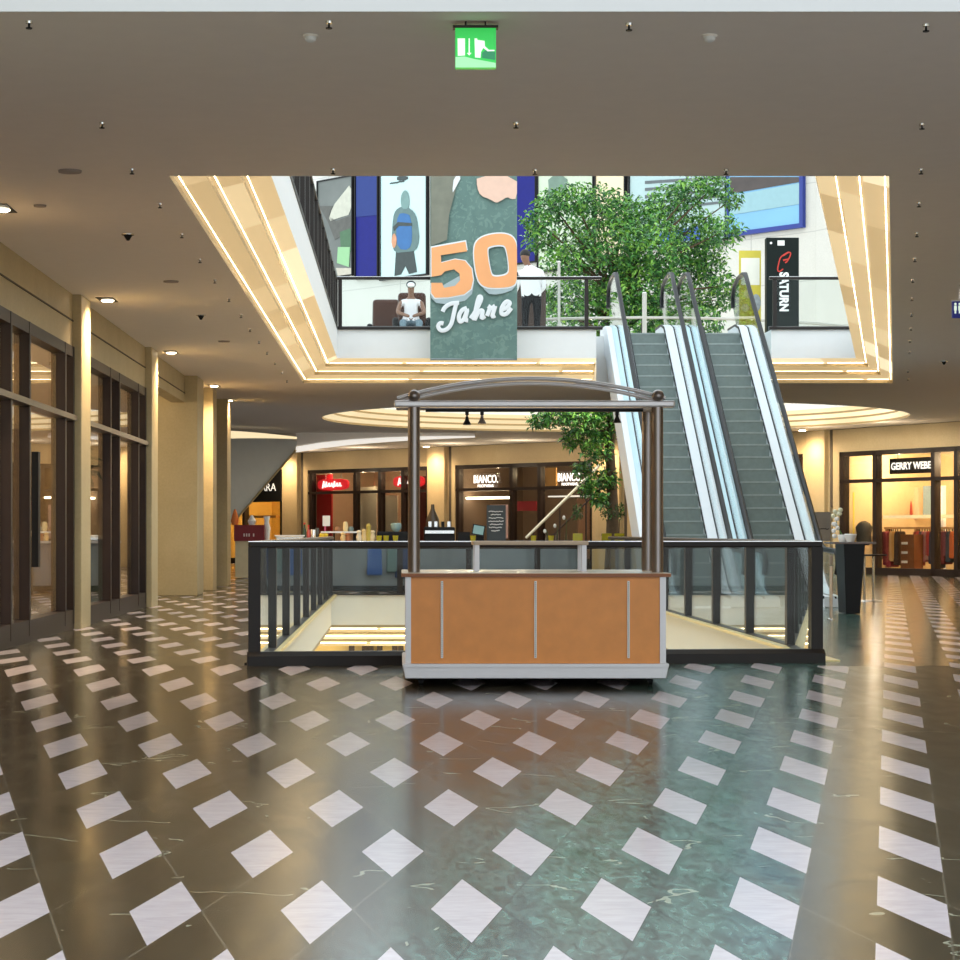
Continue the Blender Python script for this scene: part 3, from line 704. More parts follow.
# ------------------------------------------------------------------ escalators
TAN_ = .676; EB = 33.2; ET = EB + UZ / TAN_
def escalator(label, xs0, xs1, xb0, xb1, xo0, xo1):
    if xo0 < 3.8: xo0 = 3.76
    """steps xs0..xs1, handrails on xb0 / xb1, outer cladding xo0..xo1"""
    root = thing('escalator', label, 'escalator', ((xs0 + xs1) / 2, EB, 0), 'escalators')
    def z(Y): return 0 if Y < EB else (UZ if Y > ET else TAN_ * (Y - EB))
    SR = .2141; st = SR / TAN_; n = int(UZ / SR)
    for k in range(n + 1):
        y0 = EB + st * k; z1 = min(UZ, SR * (k + 1))
        b = MB(); b.cur = 0
        b.prism([(y0, z1 - SR - .02), (y0, z1 - .035), (y0 + .012, z1 - .012), (y0 + st + .02, z1 - .012), (y0 + st + .02, z1 - .25)], 'x', xs0, xs1)
        b.cur = 1; b.box(xs0 + .005, y0 - .006, z1 - .03, xs1 - .005, y0 + .03, z1 - .004)
        b.build('step', [ESTEP, ESTEPT], root)
    MB().box(xs0, EB - 1.3, .0, xs1, EB, .02).build('landing_plate', CHROME, root); MB().box(xs0, ET - .02, UZ - .03, xs1, ET + 1.6, UZ + .015).build('landing_plate', CHROME, root)
    # truss body
    yb0, yt1 = EB - 1.2, ET + .5
    prof = [(yb0, .0), (EB + .2, .0), (ET + .2, UZ - .75), (ET + .2, UZ - .02), (ET - .2, UZ - .28), (EB, -.0)]
    for xa, xc, nm in ((xo0, xs0, 'left'), (xs1, xo1, 'right')):
        hgt = .17
        pr = [(yb0, .0), (yb0, .14), (EB - .2, .16), (EB + .25, .30), (ET - .1, UZ + .10), (ET + .3, UZ + .18), (ET + 1.2, UZ + .18), (ET + 1.2, UZ - .02), (ET, UZ - .5), (ET - .5, UZ - .95), (EB + 1.0, .0)]
        b = MB(); b.prism(pr, 'x', xa, xc); b.build('side_cladding', CLAD, root, bevel=.012)
        # dark seam lines and bluish deck strips
        mid = xb0 if nm == 'left' else xb1
        def dk(y): return (.145 if y < EB - .2 else .31 + TAN_ * (y - EB - .25) if y < ET - .1 else UZ + .185)
        ys = [yb0, EB - .2, EB + .25, ET - .1, ET + .3, ET + 1.2]; zs = [.14, .16, .30, UZ + .10, UZ + .18, UZ + .18]
        def strip(x0_, x1_, m, nm2, th):
            b = MB()
            for (y_, z_), (y2, z2) in zip(zip(ys, zs), list(zip(ys, zs))[1:]):
                b.hexa([(x0_, y_, z_ - .01), (x1_, y_, z_ - .01), (x1_, y2, z2 - .01), (x0_, y2, z2 - .01)], [(x0_, y_, z_ + th), (x1_, y_, z_ + th), (x1_, y2, z2 + th), (x0_, y2, z2 + th)])
            return b.build(nm2, m, root)
        if nm == 'left':
            strip(xa + .10 if xa < 3.8 else xa + .03, mid - .02, DECK, 'outer_deck', .012); strip(mid + .02, xc - .02, DECK, 'inner_deck', .018)
        else:
            strip(xa + .02, mid - .02, CLAD, 'inner_deck', .018); strip(mid + .02, xc - .03, DECK, 'outer_deck', .012)
        strip(mid - .012, mid + .012, RUBBER, 'seam', .02)
        strip((xs0 - .012 if nm == 'left' else xs1 - .004), (xs0 + .004 if nm == 'left' else xs1 + .012), RUBBER, 'skirt_brush', .03)
        # glass balustrade and handrail
        H = 1.0
        top = [(yb0 - .08, .50), (yb0 - .18, .62), (yb0 - .15, .74), (yb0, .82), (EB - .35, .84), (EB - .1, .90), (EB + .35, H + .2)] + [(EB + .35 + (ET - .55 - EB) * f, H + .2 + TAN_ * (ET - .55 - EB) * f) for f in (.25, .5, .75, 1)] + [(ET + .2, UZ + H + .12), (ET + .55, UZ + H + .16), (ET + 1.1, UZ + H + .14), (ET + 1.55, UZ + H + .05), (ET + 1.72, UZ + H - .15), (ET + 1.7, UZ + H - .35)]
        b = MB(); b.tube([(mid, y_, z_) for y_, z_ in top] , .042, 10, flat=None); b.build('handrail', RUBBER, root, smooth=True)
        b = MB()
        bot = [(yb0, .15), (EB - .2, .17), (EB + .25, .31), (ET - .1, UZ + .12), (ET + .3, UZ + .2), (ET + 1.2, UZ + .2)]
        b.prism([bot[0]] + [bot[1]] + bot[2:] + [p_ for p_ in top[::-1]], 'x', mid - .006, mid + .006); b.build('glass_balustrade', GLASS, root)
    # soffit under the steps
    b = MB(); b.prism([(EB + .6, .0), (ET, UZ - .5), (ET, UZ - .9), (EB + 1.1, .0)], 'x', xs0, xs1); b.build('truss', CLAD, root)
    return root
escalator('left of the two escalators, pale blue side panels, rising to the upper floor', 4.17, 4.80, 3.97, 4.99, 3.66, 5.10)
escalator('right of the two escalators, pale blue side panels, rising beside the clothes shop', 5.53, 6.16, 5.29, 6.34, 5.16, 6.50)

# ------------------------------------------------------------------ the wooden cart
KF, KB = 16.30, 17.80
root = thing('vending_cart', 'empty wooden sales cart with grey tube canopy frame on the patterned floor', 'cart', (1.0, 17, rz(17)))
k = lambda u: xx(u, KF)
b = MB(); b.box(k(411), KF + .01, zz(664, KF), k(660), KB - .02, zz(577, KF)); b.build('wooden_body', WOOD, root)
for u0, u1 in ((405.5, 411), (660, 666)):
    for yy in (KF, KB - .05): b = MB(); b.box(k(u0), yy, zz(664, KF), k(u1), yy + .05, zz(577, KF)); b.build('corner_post', ALU, root)
b = MB(); b.box(k(401.5), KF - .02, zz(577, KF), k(670.5), KB + .02, zz(573, KF)); b.build('worktop', [COUNTER], root, bevel=.005)
b = MB(); b.box(k(401.5) - .002, KF - .026, zz(576.8, KF), k(670.5) + .002, KF - .018, zz(573.4, KF)); b.build('worktop_edge', WOODE, root)
b = MB(); b.prism([(k(402), zz(664, KF)), (k(669), zz(664, KF)), (k(668), zz(668, KF)), (k(666), zz(678.5, KF)), (k(405), zz(678.5, KF)), (k(403), zz(668, KF))], 'y', KF - .03, KB + .02); b.build('plinth', ALU, root, bevel=.006)
b = MB(); b.box(k(403), KF - .045, zz(667, KF), k(668), KB + .03, zz(663.5, KF)); b.build('plinth_rim', ALU, root)
for u in (442, 535.5, 628.5):
    b = MB(); b.box(k(u) - .0085, KF - .004, zz(658, KF), k(u) + .0085, KF + .02, zz(581, KF)); o = b.build('slotted_strip', WHITE, root)
    s = MB()
    for j in range(38):
        z_ = zz(657, KF) + j * .0148; s.box(k(u) - .003, KF - .006, z_, k(u) + .003, KF - .003, z_ + .006)
    tag(s.build('slots', mat('slot_dark', (.12, .09, .06), .6), o), kind='stuff')
for u, yy in ((421, KF + .14), (650, KF + .14), (432, KB - .15), (637, KB - .15)):
    x_ = xx(u, yy); g = rz(yy); zt_ = zz(678.5, KF)
    b = MB(); r_ = min(.03, (zt_ - g) / 2 - .003); b.cyl((x_ - .015, yy, g + r_ + .001), (x_ + .015, yy, g + r_ + .001), r_, 16); b.box(x_ - .022, yy - .02, g + r_, x_ + .022, yy + .02, zt_ + .005)
    b.build('caster', BLACK, root)
ztop = zz(573, KF)
FYp, BYp = 16.6, 17.27
for x_, yy in ((.106, FYp), (1.942, FYp), (.106, BYp), (1.942, BYp)):
    b = MB(); b.cyl((x_, yy, ztop), (x_, yy, 2.06), .044, 20); p_ = b.build('canopy_post', PEWTER, root, smooth=True)
    s = MB()
    for j in range(80):
        s.box(x_ + .026, yy - .040, ztop + .03 + j * .0155, x_ + .032, yy - .032, ztop + .037 + j * .0155)
    tag(s.build('slots', BLACK, p_), kind='stuff')
    if yy == FYp: b = MB(); b.ball((x_, yy - .035, 2.126), .046, 20); b.build('ball_finial', PEWTER, root, smooth=True)
BEAM = mat('beam_silver', (.58, .55, .55), .35, .5)
b = MB(); b.box(-.045, FYp - .05, 2.04, 2.07, FYp + .05, 2.09); b.build('front_beam', BEAM, root, bevel=.012)
b = MB(); b.box(-.03, BYp - .05, 2.055, 2.055, BYp + .05, 2.09); b.build('rear_beam', PEWTER, root, bevel=.012)
for x_ in (.106, 1.942): b = MB(); b.box(x_ - .04, FYp, 2.04, x_ + .04, BYp, 2.085); b.build('side_beam', BEAM, root)
for nm, yy in (('front', FYp + .06),):
    for dz in (0, .037):
        pts = [(-.02 + 2.03 * f, yy, 2.075 + dz + (.150) * (1 - (2 * f - 1) ** 2)) for f in [i / 24 for i in range(25)]]
        b = MB(); b.tube(pts, .0155, 8); b.build('canopy_arch', BEAM, root, smooth=True)
b = MB(); b.box(.2, BYp - .07, 2.04, 1.9, BYp - .03, 2.056); b.build('light_track', BLACK, root)
# raised shelf on the worktop
sh = thing('counter_shelf', 'low raised wooden shelf on thin silver legs on the cart worktop', 'shelf', (1.0, 17.2, ztop))
b = MB(); b.box(xx(473, 17), 16.95, 1.0, xx(588, 17), 17.42, 1.03); b.build('shelf_board', mat('shelf_wood', (.50, .38, .27), .35), sh, bevel=.005)
for x_ in (xx(477, 17), xx(584, 17)):
    for yy in (17.0, 17.38): b = MB(); b.box(x_ - .018, yy - .018, ztop, x_ + .018, yy + .018, 1.0); b.build('leg', ALU, sh)
# spot lamps on the track
for i, (u, v, lab) in enumerate(((467, 420.5, 'left of the pair of black spot lamps hanging from the cart canopy'), (482, 419.5, 'right of the pair of black spot lamps hanging from the cart canopy'), (617, 418.5, 'single black spot lamp under the right end of the cart canopy'))):
    Y = BYp - .05; x_ = xx(u, Y); z_ = zz(v, Y)
    sp = thing('spot_lamp', lab, 'lamp', (x_, Y, 2.04), 'spot lamps on the cart')
    b = MB(); b.cyl((x_, Y, z_ + .02), (x_, Y, 2.041), .007, 8); b.box(x_ - .014, Y - .012, 2.015, x_ + .014, Y + .012, 2.041); b.build('stem', BLACK, sp)
    b = MB(); b.lathe((x_, Y - .005, z_ - .035), [(.030, 0), (.034, .004), (.02, .03), (.012, .05), (.012, .065)], 14); b.build('lamp_head', BLACK if i != 1 else PEWTER, sp, smooth=True)

# ------------------------------------------------------------------ ceiling fittings
sp0 = None
left = [(132, 173), (160, 207), (182, 237), (200, 262), (215, 282.5), (229, 301), (241, 317), (250, 331), (259, 343), (267, 354), (275, 364), (282, 373), (287, 382)]
right = [(921, 173), (919, 206), (917, 236), (915, 261), (913, 282), (912, 300), (911.5, 316), (911, 330), (910, 342), (909.5, 353), (908, 372), (908, 380)]
front = [(102, 127), (333, 173), (516, 127), (535, 173.5), (726, 173.5), (922, 128)]
edge = [(29, 27), (329, 27), (629, 29), (926, 30)]
def make_sprinkler(loc, label, group):
    root = thing('sprinkler', label, 'sprinkler', loc, group)
    x, y, z = loc
    b = MB(); b.lathe((x, y, z - .012), [(.018, 0), (.020, .012)], 12); b.build('rosette', CHROME, root)
    b = MB(); b.cyl((x, y, z - .036), (x, y, z - .01), .006, 8); b.build('stem', BLACK, root)
    b = MB(); b.lathe((x, y, z - .040), [(.017, 0), (.018, .006)], 12); b.build('deflector', BLACK, root)
    return root
for lst, lab, grp in ((left, 'small sprinkler head in the ceiling row left of the skylight opening', 'left sprinkler row'), (right, 'small sprinkler head in the ceiling row right of the skylight opening', 'right sprinkler row'), (front, 'small sprinkler head on the ceiling in front of the skylight opening', 'sprinklers before the skylight'), (edge, 'small sprinkler head along the near ceiling edge', 'near sprinkler row')):
    for u, v in lst:
        Y = (CZ - .03 - EYE) * F / (HY - v); loc = (xx(u, Y), Y, CZ)
        if sp0 is None: sp0 = make_sprinkler(loc, lab, grp)
        else: dup(sp0, loc, lab, grp)
def cy(v): return (CZ - EYE) * F / (HY - v)
for u, v, r_, lab in ((310.5, 37, .042, 'white smoke detector on the near ceiling left of the exit sign'), (709.5, 37, .042, 'white smoke detector on the near ceiling right of the exit sign')):
    Y = cy(v - 2); root = thing('smoke_detector', lab, 'smoke detector', (xx(u, Y), Y, CZ))
    b = MB(); b.lathe((xx(u, Y), Y, CZ - .012), [(r_, 0), (r_, .012)], 18); b.build('base', CEIL, root)
    b = MB(); b.lathe((xx(u, Y), Y, CZ - .04), [(.012, 0), (.03, .01), (.034, .03)], 18); b.build('dome', WHITE, root, smooth=True)
for u, v, lab in ((128, 236, 'dark cone speaker hanging from ceiling near the first left downlight'), (201, 317, 'dark cone speaker on ceiling between the left downlights and skylight'), (944, 363, 'dark cone speaker on the far right ceiling')):
    Y = cy(v - 2); root = thing('cone_speaker', lab, 'speaker', (xx(u, Y), Y, CZ))
    b = MB(); b.lathe((xx(u, Y), Y, CZ - .01), [(.06, 0), (.062, .01)], 18); b.build('flange', CHROME, root)
    b = MB(); b.lathe((xx(u, Y), Y, CZ - .06), [(.012, 0), (.04, .045), (.042, .052)], 16); b.build('cone', BLACK, root, smooth=True)
for u, v, r_, lab in ((70, 170.5, .085, 'flat round ceiling cover above the first shop front'), (40, 205, .05, 'small round ceiling cover beside the nearest downlight'), (171, 281, .08, 'flat round ceiling cover left of the sprinkler row'), (224, 341, .08, 'flat round ceiling cover near the second left downlight')):
    Y = cy(v); b = MB(); b.lathe((xx(u, Y), Y, CZ - .015), [(r_, 0), (r_ + .004, .016)], 22); tag(b.build('ceiling_cover', mat('grey_cover', (.33, .29, .26), .7)), lab, 'ceiling cover')
DL = [(0, 208, 'nearest left downlight, cut by the photo edge'), (107, 299.5, 'square downlight above the first left pilaster'), (171, 352, 'square downlight above the second left pilaster'), (214, 385.5, 'square downlight above the third left pilaster'), (229, 400, 'farthest of the square downlights along the left wall')]
def lamp(kind, name, loc, energy, col=(1, .72, .42), size=.1, rot=(0, 0, 0), angle=2.2, blend=.8):
    l = bpy.data.lights.new(name, kind); l.energy = energy; l.color = col
    if kind == 'AREA': l.size = size
    else: l.shadow_soft_size = size
    if kind == 'SPOT': l.spot_size = angle; l.spot_blend = blend
    o = bpy.data.objects.new(name, l); C.objects.link(o); o.location = loc; o.rotation_euler = rot
    return o
for u, v, lab in DL:
    Y = cy(v); x = xx(u, Y); root = thing('downlight', lab, 'downlight', (x, Y, CZ), 'downlights along the left wall')
    s_ = .1
    b = MB(); b.hexa([(x - s_, Y - .25, CZ - .006), (x + s_, Y - .25, CZ - .006), (x + s_, Y + .25, CZ - .006), (x - s_, Y + .25, CZ - .006)], [(x - s_, Y - .25, CZ), (x + s_, Y - .25, CZ), (x + s_, Y + .25, CZ), (x - s_, Y + .25, CZ)]); b.build('housing', BLACK, root)
    b = MB(); b.lathe((x, Y + .05, CZ - .02), [(.06, 0), (.075, .012)], 16); b.build('bulb', mat('downlight_bulb', (1, .9, .7), .5, emit=14, ecol=(1, .85, .6), var=0), root)
    lamp('SPOT', 'downlight_beam', (x, Y, CZ - .05), 300, size=.12, angle=2.7, blend=1.0)
for W, u in ((W1, 292), (W1, 439), (W1, 611), (W2, 819)):
    p_ = W.w(W.s_(u), .55, CZ - .06); root = thing('downlight', 'small downlight in front of the far pilaster %s' % {292: 'left of the red-sign shop', 439: 'between the two far shops', 611: 'behind the tree trunk', 819: 'right of the escalators'}[u], 'downlight', (p_.x, p_.y, CZ))
    b = MB(); b.lathe((p_.x, p_.y, CZ - .02), [(.08, 0), (.1, .02)], 14); b.build('bulb', mat('downlight_bulb', (1, .9, .7), .5, emit=14), root)
    lamp('SPOT', 'downlight_beam', p_, 230, size=.28, angle=2.9, blend=1.0)

for i, Y in enumerate((14.0, 21.0, 28.0, 35.0, 42.0)):  # downlight row added out of view to lift the hall ceiling
    root = thing('downlight', 'added square downlight by the right hall wall, out of view, to brighten the ceiling', 'downlight', (15.5, Y, CZ), 'added downlights by the right hall wall')
    MB().box(15.4, Y - .1, CZ - .02, 15.6, Y + .1, CZ).build('bulb', MATS['downlight_bulb'], root)
    lamp('SPOT', 'downlight_beam', (15.5, Y, CZ - .05), 700, size=.08, angle=2.8, blend=1.0)
for j in range(7):
    a = 2 * PI * j / 7; lamp('POINT', 'added_ring_fill', (RC[0] + 3.6 * math.cos(a), RC[1] + 3.6 * math.sin(a), CZ + .75), 60, (1, .82, .55), 0)  # bodiless points added inside the ring opening to brighten the far hall
# exit sign
GREEN = mat('exit_green', (.01, .36, .05), .4, emit=.30, ecol=(.03, .75, .10))
GREEND = mat('exit_green_dark', (.01, .2, .08), .4, emit=.16, ecol=(.02, .42, .16))
PALE = mat('exit_white', (.6, .75, .6), .4, emit=.42, ecol=(.85, 1, .82))
PALEG = mat('exit_pale_green', (.3, .6, .34), .4, emit=.3, ecol=(.35, .85, .42))
Y = 11.62; root = thing('exit_sign', 'green lit emergency exit sign hanging from the near ceiling', 'sign', (xx(476, Y), Y, CZ))
e = lambda u, v: (xx(u, Y), zz(v, Y))
x0, z0 = e(455.3, 67.8); x1, z1 = e(496, 27.5)
b = MB(); b.box(x0, Y, z0, x1, Y + .045, z1); b.build('sign_panel', GREEN, root)
b = MB(); b.box(x0 - .012, Y - .006, z1 - .002, x1 + .012, Y + .055, z1 + .012); b.box(x0 + .05, Y + .01, z1, x0 + .06, Y + .03, CZ); b.box(x1 - .06, Y + .01, z1, x1 - .05, Y + .03, CZ); b.build('mounting_rail', FRAME, root)
def flat(name, pts, m, par, yy, th=.002):
    b = MB(); b.prism([e(*q) for q in pts], 'y', yy - th, yy); return b.build(name, m, par)
flat('ground', [(455.5, 57), (464, 56.5), (474, 59), (495.8, 63), (495.8, 67.5), (455.5, 67.5)], PALEG, root, Y)
flat('dark_field', [(482, 53), (486, 50), (495, 52), (495, 60), (482, 58)], GREEND, root, Y)
flat('door', [(457.5, 38.5), (465, 38.5), (465, 55.5), (457.8, 56)], PALE, root, Y - .002)
flat('arrow', [(468.6, 38.5), (469.8, 38.5), (469.8, 53), (471.5, 53), (469.2, 55.7), (466.8, 53), (468.6, 53)], PALE, root, Y - .002)
flat('running_figure', [(474.5, 38.5), (477, 38.5), (477.5, 40), (484.5, 41), (485, 46.5), (489, 50), (494.5, 50), (494.5, 51.2), (487.5, 51.4), (483.3, 48), (481, 52), (480.5, 58), (475, 57.5)], PALE, root, Y - .002)
# toilets sign at the right edge
Y = 24.0; root = thing('toilet_sign', 'blue hanging sign with white figures, cut by the right photo edge', 'sign', (xx(957, Y), Y, CZ))
b = MB(); b.box(xx(952.3, Y), Y, zz(318, Y), xx(982, Y), Y + .03, zz(301, Y)); b.build('sign_panel', mat('sign_blue', (.008, .012, .11), .4, emit=.3, ecol=(.01, .015, .16)), root)
b = MB(); b.box(xx(952, Y), Y - .004, zz(301.3, Y), xx(982, Y), Y + .034, zz(300.3, Y)); b.build('frame', WHITE, root)
b = MB()
for u in (955.3, 959.6, 966, 970.5):
    b.ball((xx(u, Y), Y - .004, zz(304, Y)), .014, 10, sy=.3); b.box(xx(u - 1.3, Y), Y - .006, zz(310.5, Y), xx(u + 1.3, Y), Y - .001, zz(305.6, Y)); b.box(xx(u - .8, Y), Y - .006, zz(313.5, Y), xx(u + .8, Y), Y - .001, zz(310.5, Y))
b.build('figures', PALE, root)
for u in (960, 976): b = MB(); b.cyl((xx(u, Y), Y + .015, zz(301, Y)), (xx(u, Y), Y + .015, CZ), .008, 6); b.build('hanger', CHROME, root)

# ------------------------------------------------------------------ banner
Y = 38.6
root = thing('hanging_banner', 'tall teal cloth banner with orange number and white script hanging before the upper railing', 'banner', (xx(473.5, Y), Y, zz(359, Y)))
bx0, bx1, bz0, bz1 = xx(430.3, Y), xx(517, Y), zz(359.3, Y), 8.6
def banner_mat():
    m = bpy.data.materials.new('banner_print'); m.use_nodes = True; t = NT(m.node_tree); bs = m.node_tree.nodes['Principled BSDF']
    tc = t.n('ShaderNodeTexCoord').outputs['Object']
    nz = t.noise(3.2, 8, tc, .8)
    c = t.mix(nz, srgb(74, 104, 100), srgb(108, 138, 130))
    c = t.mix(t.m('MULTIPLY', t.m('GREATER_THAN', t.noise(9, 8, tc, 1), .56), .3), c, srgb(130, 160, 148))
    t.l(c, bs.inputs['Base Color']); bs.inputs['Roughness'].default_value = .6; MATS['banner_print'] = m; return m
b = MB(); n = 12
for i in range(n):
    xa = bx0 + (bx1 - bx0) * i / n; xb = bx0 + (bx1 - bx0) * (i + 1) / n
    ya = Y + .02 * math.sin(i * .9); yb = Y + .02 * math.sin((i + 1) * .9)
    b.hexa([(xa, ya, bz0), (xb, yb, bz0), (xb, yb + .006, bz0), (xa, ya + .006, bz0)], [(xa, ya, bz1), (xb, yb, bz1), (xb, yb + .006, bz1), (xa, ya + .006, bz1)])
cl = b.build('cloth', banner_mat(), root)
b = MB(); b.cyl((bx0 - .05, Y, bz1), (bx1 + .05, Y, bz1), .03, 10); b.build('top_rod', CHROME, root)
b = MB(); b.cyl((bx0 + .1, Y, bz1), (bx0 + .1, Y, 16), .008, 6); b.cyl((bx1 - .1, Y, bz1), (bx1 - .1, Y, 16), .008, 6); b.build('suspension_cable', CHROME, root)
b = MB(); b.cyl((bx0, Y, bz0), (bx1, Y, bz0), .018, 8); b.build('bottom_rod', mat('banner_rod', (.2, .25, .26), .5), root)
ORANGE = mat('number_orange', srgb(238, 168, 112), .6, var=.14, nscale=2.5)
OUTL = mat('number_outline', (.74, .78, .80), .6, var=.04)
GREYP = mat('number_side', (.36, .45, .47), .6, var=.1)
q = lambda u, v: (xx(u, Y), zz(v, Y))
def shape(name, pts, m, par, d_, hole=None):
    """flat print; d_ = distance in front of the cloth"""
    bm = bmesh.new(); ed = []
    for loop in ([pts] + ([hole] if hole else [])):
        vs = [bm.verts.new((*[q(*p_)[0]], Y - d_, q(*p_)[1])) for p_ in loop]
        ed += [bm.edges.new((vs[i], vs[(i + 1) % len(vs)])) for i in range(len(vs))]
    bmesh.ops.triangle_fill(bm, use_beauty=True, edges=ed)
    off = wloc(par)
    for v in bm.verts: v.co -= off
    me = bpy.data.meshes.new(name); bm.to_mesh(me); bm.free(); me.materials.append(m)
    o = bpy.data.objects.new(name, me); C.objects.link(o); o.parent = par; return o
def smoothloop(pts, it=2):
    for _ in range(it):
        o = []
        for i in range(len(pts)):
            a, c = pts[i], pts[(i + 1) % len(pts)]
            o += [(a[0] * .75 + c[0] * .25, a[1] * .75 + c[1] * .25), (a[0] * .25 + c[0] * .75, a[1] * .25 + c[1] * .75)]
        pts = o
    return pts
def grow(pts, k, dx=0, dy=0):
    cx_ = sum(p_[0] for p_ in pts) / len(pts); cy_ = sum(p_[1] for p_ in pts) / len(pts)
    return [(min(516.8, max(430.5, cx_ + (p_[0] - cx_) * k + dx)), cy_ + (p_[1] - cy_) * k + dy) for p_ in pts]
five = [(431.5, 248), (465.3, 241.8), (467, 251.5), (440.8, 255.5), (441.2, 263), (455, 259.4), (465, 261), (471.5, 269), (473, 280), (471, 289), (464, 294.5), (448, 297.5), (435, 298), (431.2, 293), (431.2, 283), (442, 283), (444, 288), (455, 286), (460, 280.5), (459.5, 274), (454, 269.6), (445, 271.5), (441, 275.5), (431.5, 277)]
shape('number_shade', grow([(431, 283), (442, 286), (470, 270), (474, 283), (472, 294), (465, 301), (447, 304.5), (436, 303), (431, 298)], 1.0, 0, 0), GREYP, cl, .030)
shape('number_outline', grow(five, 1.05), OUTL, cl, .034); shape('number_five', five, ORANGE, cl, .038)
zo = smoothloop([(473, 248), (479, 238), (495, 233.5), (510, 234.5), (516.8, 243), (516.9, 262), (516.9, 281), (513, 286.8), (497, 288.5), (482, 287), (476, 276)], 2)
zi_ = smoothloop([(486.5, 249.5), (489.5, 246.3), (503, 244.5), (506.5, 249), (509.5, 270), (507, 275.5), (494, 277.5), (490.5, 274)], 2)
shape('number_shade', smoothloop([(478, 276), (516, 276), (516, 289), (499, 295), (486, 294)], 1), GREYP, cl, .030)
shape('number_outline', grow(zo, 1.05), OUTL, cl, .034, grow(zi_, .9)); shape('number_zero', zo, ORANGE, cl, .038, zi_)
shape('knuckles', smoothloop([(476.5, 176), (516.9, 176), (516.9, 199), (511, 199.5), (507, 197), (501, 201), (496, 203.3), (490, 199.5), (480.5, 196), (477, 188)], 1), mat('print_skin', srgb(226, 190, 170), .6, var=.12, nscale=8), cl, .03)
shape('sleeve', [(431, 176), (459, 176), (454, 196), (449, 215), (447, 240), (440, 243), (431, 246)], mat('print_sleeve', srgb(120, 122, 108), .6, var=.25, nscale=6), cl, .028)
shape('cuff', smoothloop([(454, 176), (462, 176), (455, 189), (452, 194)], 1), OUTL, cl, .034)
sx = lambda pts: [(420 + a / 8, 270 + c / 8) for a, c in pts]
strokes = [[(180, 335), (200, 300), (245, 272), (312, 264)], [(290, 268), (275, 330), (250, 430), (215, 475), (170, 485), (145, 455), (160, 428), (188, 430)],
           [(375, 305), (335, 325), (310, 375), (322, 415), (352, 390), (378, 320), (362, 395), (385, 405)],
           [(405, 390), (450, 320), (488, 235), (475, 215), (458, 260), (432, 400), (470, 335), (500, 330), (492, 385), (520, 370)],
           [(535, 370), (556, 310), (545, 290), (575, 310), (600, 290), (578, 370), (600, 365)],
           [(640, 325), (690, 305), (718, 268), (690, 255), (655, 300), (652, 350), (690, 352), (730, 305)]]
def catmull(pts, k=5):
    o = []; n = len(pts)
    for i in range(n - 1):
        p0, p1, p2, p3 = pts[max(0, i - 1)], pts[i], pts[i + 1], pts[min(n - 1, i + 2)]
        for j in range(k):
            f = j / k
            o.append(tuple(.5 * (2 * p1[d_] + (p2[d_] - p0[d_]) * f + (2 * p0[d_] - 5 * p1[d_] + 4 * p2[d_] - p3[d_]) * f * f + (3 * p1[d_] - p0[d_] - 3 * p2[d_] + p3[d_]) * f ** 3) for d_ in (0, 1)))
    return o + [pts[-1]]
b = MB()
for st in strokes:
    b.tube([(q(*p_)[0], Y - .04, q(*p_)[1]) for p_ in catmull(sx(st))], .037, 8, flat=(1, .15, 1))
b.build('script_lettering', OUTL, cl)

# ------------------------------------------------------------------ posters on the upper wall
def poster(name, label, u0, u1, vbot, ztop_, m, frame=BLACK, fw=.045):
    ub = (u0 + u1) / 2; z0_ = W1.z(ub, vbot, .24)
    root = thing(name, label, 'poster', W1.w(s1(ub), .15, z0_))
    b = W1.mb(); b.box(s1(u0, .24), .15, z0_, s1(u1, .24), .24, ztop_); b.build('print', m, root)
    b = W1.mb(); a, c = s1(u0, .24), s1(u1, .24)
    b.box(a - fw, .15, z0_ - fw, c + fw, .28, z0_); b.box(a - fw, .15, ztop_, c + fw, .28, ztop_ + fw); b.box(a - fw, .15, z0_, a, .28, ztop_); b.box(c, .15, z0_, c + fw, .28, ztop_)
    b.build('frame', frame, root); return root
def pshape(name, pts, m, par, d_=.25):
    b = W1.mb(); b.hexa([(s1(u, d_), d_, W1.z(u, v, d_)) for u, v in pts], [(s1(u, d_), d_ + .006, W1.z(u, v, d_)) for u, v in pts]); return b.build(name, m, par)
pm = poster('billboard', 'billboard with a grey car photo and green placard at far left upper wall', 318, 352, 276.5, W1.z(335, 181), mat('photo_grey', (.13, .145, .135), .5, var=.5, nscale=.9))
pshape('pale_shape', smoothloop([(328, 222), (333, 206), (341, 196), (352, 182), (352, 214), (338, 218)], 1), mat('photo_cream', (.48, .48, .40), .5, var=.2), pm)
pshape('dark_shape', [(319, 206), (333, 206), (329, 216), (336, 221), (352, 215), (352, 230), (335, 240), (328, 222)], mat('photo_dark', (.08, .08, .07), .5, var=.4), pm)
pshape('green_shape', [(340, 232), (351, 228), (351, 252), (341, 250)], mat('photo_green', (.05, .13, .06), .5, var=.3), pm, .252)
pshape('placard', [(338, 247), (350, 247), (349, 267), (337, 263)], mat('placard_green', (.25, .48, .24), .5, var=.05), pm, .26)
pshape('pale_ground', [(336, 268), (352, 268), (352, 276), (338, 276)], mat('photo_sand', (.5, .46, .38), .5, var=.3), pm)
o = poster('billboard', 'plain deep blue panel between the two left posters on upper wall', 356, 377.5, 277, 13.6, mat('deep_blue', (.008, .011, .17), .5, var=.15, spec=.2))
pshape('pale_sheen_panel', [(356.3, 176), (377.3, 176), (377.3, 215), (356.3, 217)], mat('mid_blue', (.022, .042, .19), .5, var=.05, spec=.2), o)
pm = poster('billboard', 'pale poster of hooded person seen from behind with blue backpack', 380.8, 426.5, 276.5, 13.4, mat('poster_ice', (.50, .68, .68), .4, var=.04))
pc = mat('print_hoodie', (.10, .17, .17), .6, var=.3, nscale=3); pd_ = mat('print_trousers', (.035, .05, .05), .6, var=.3)
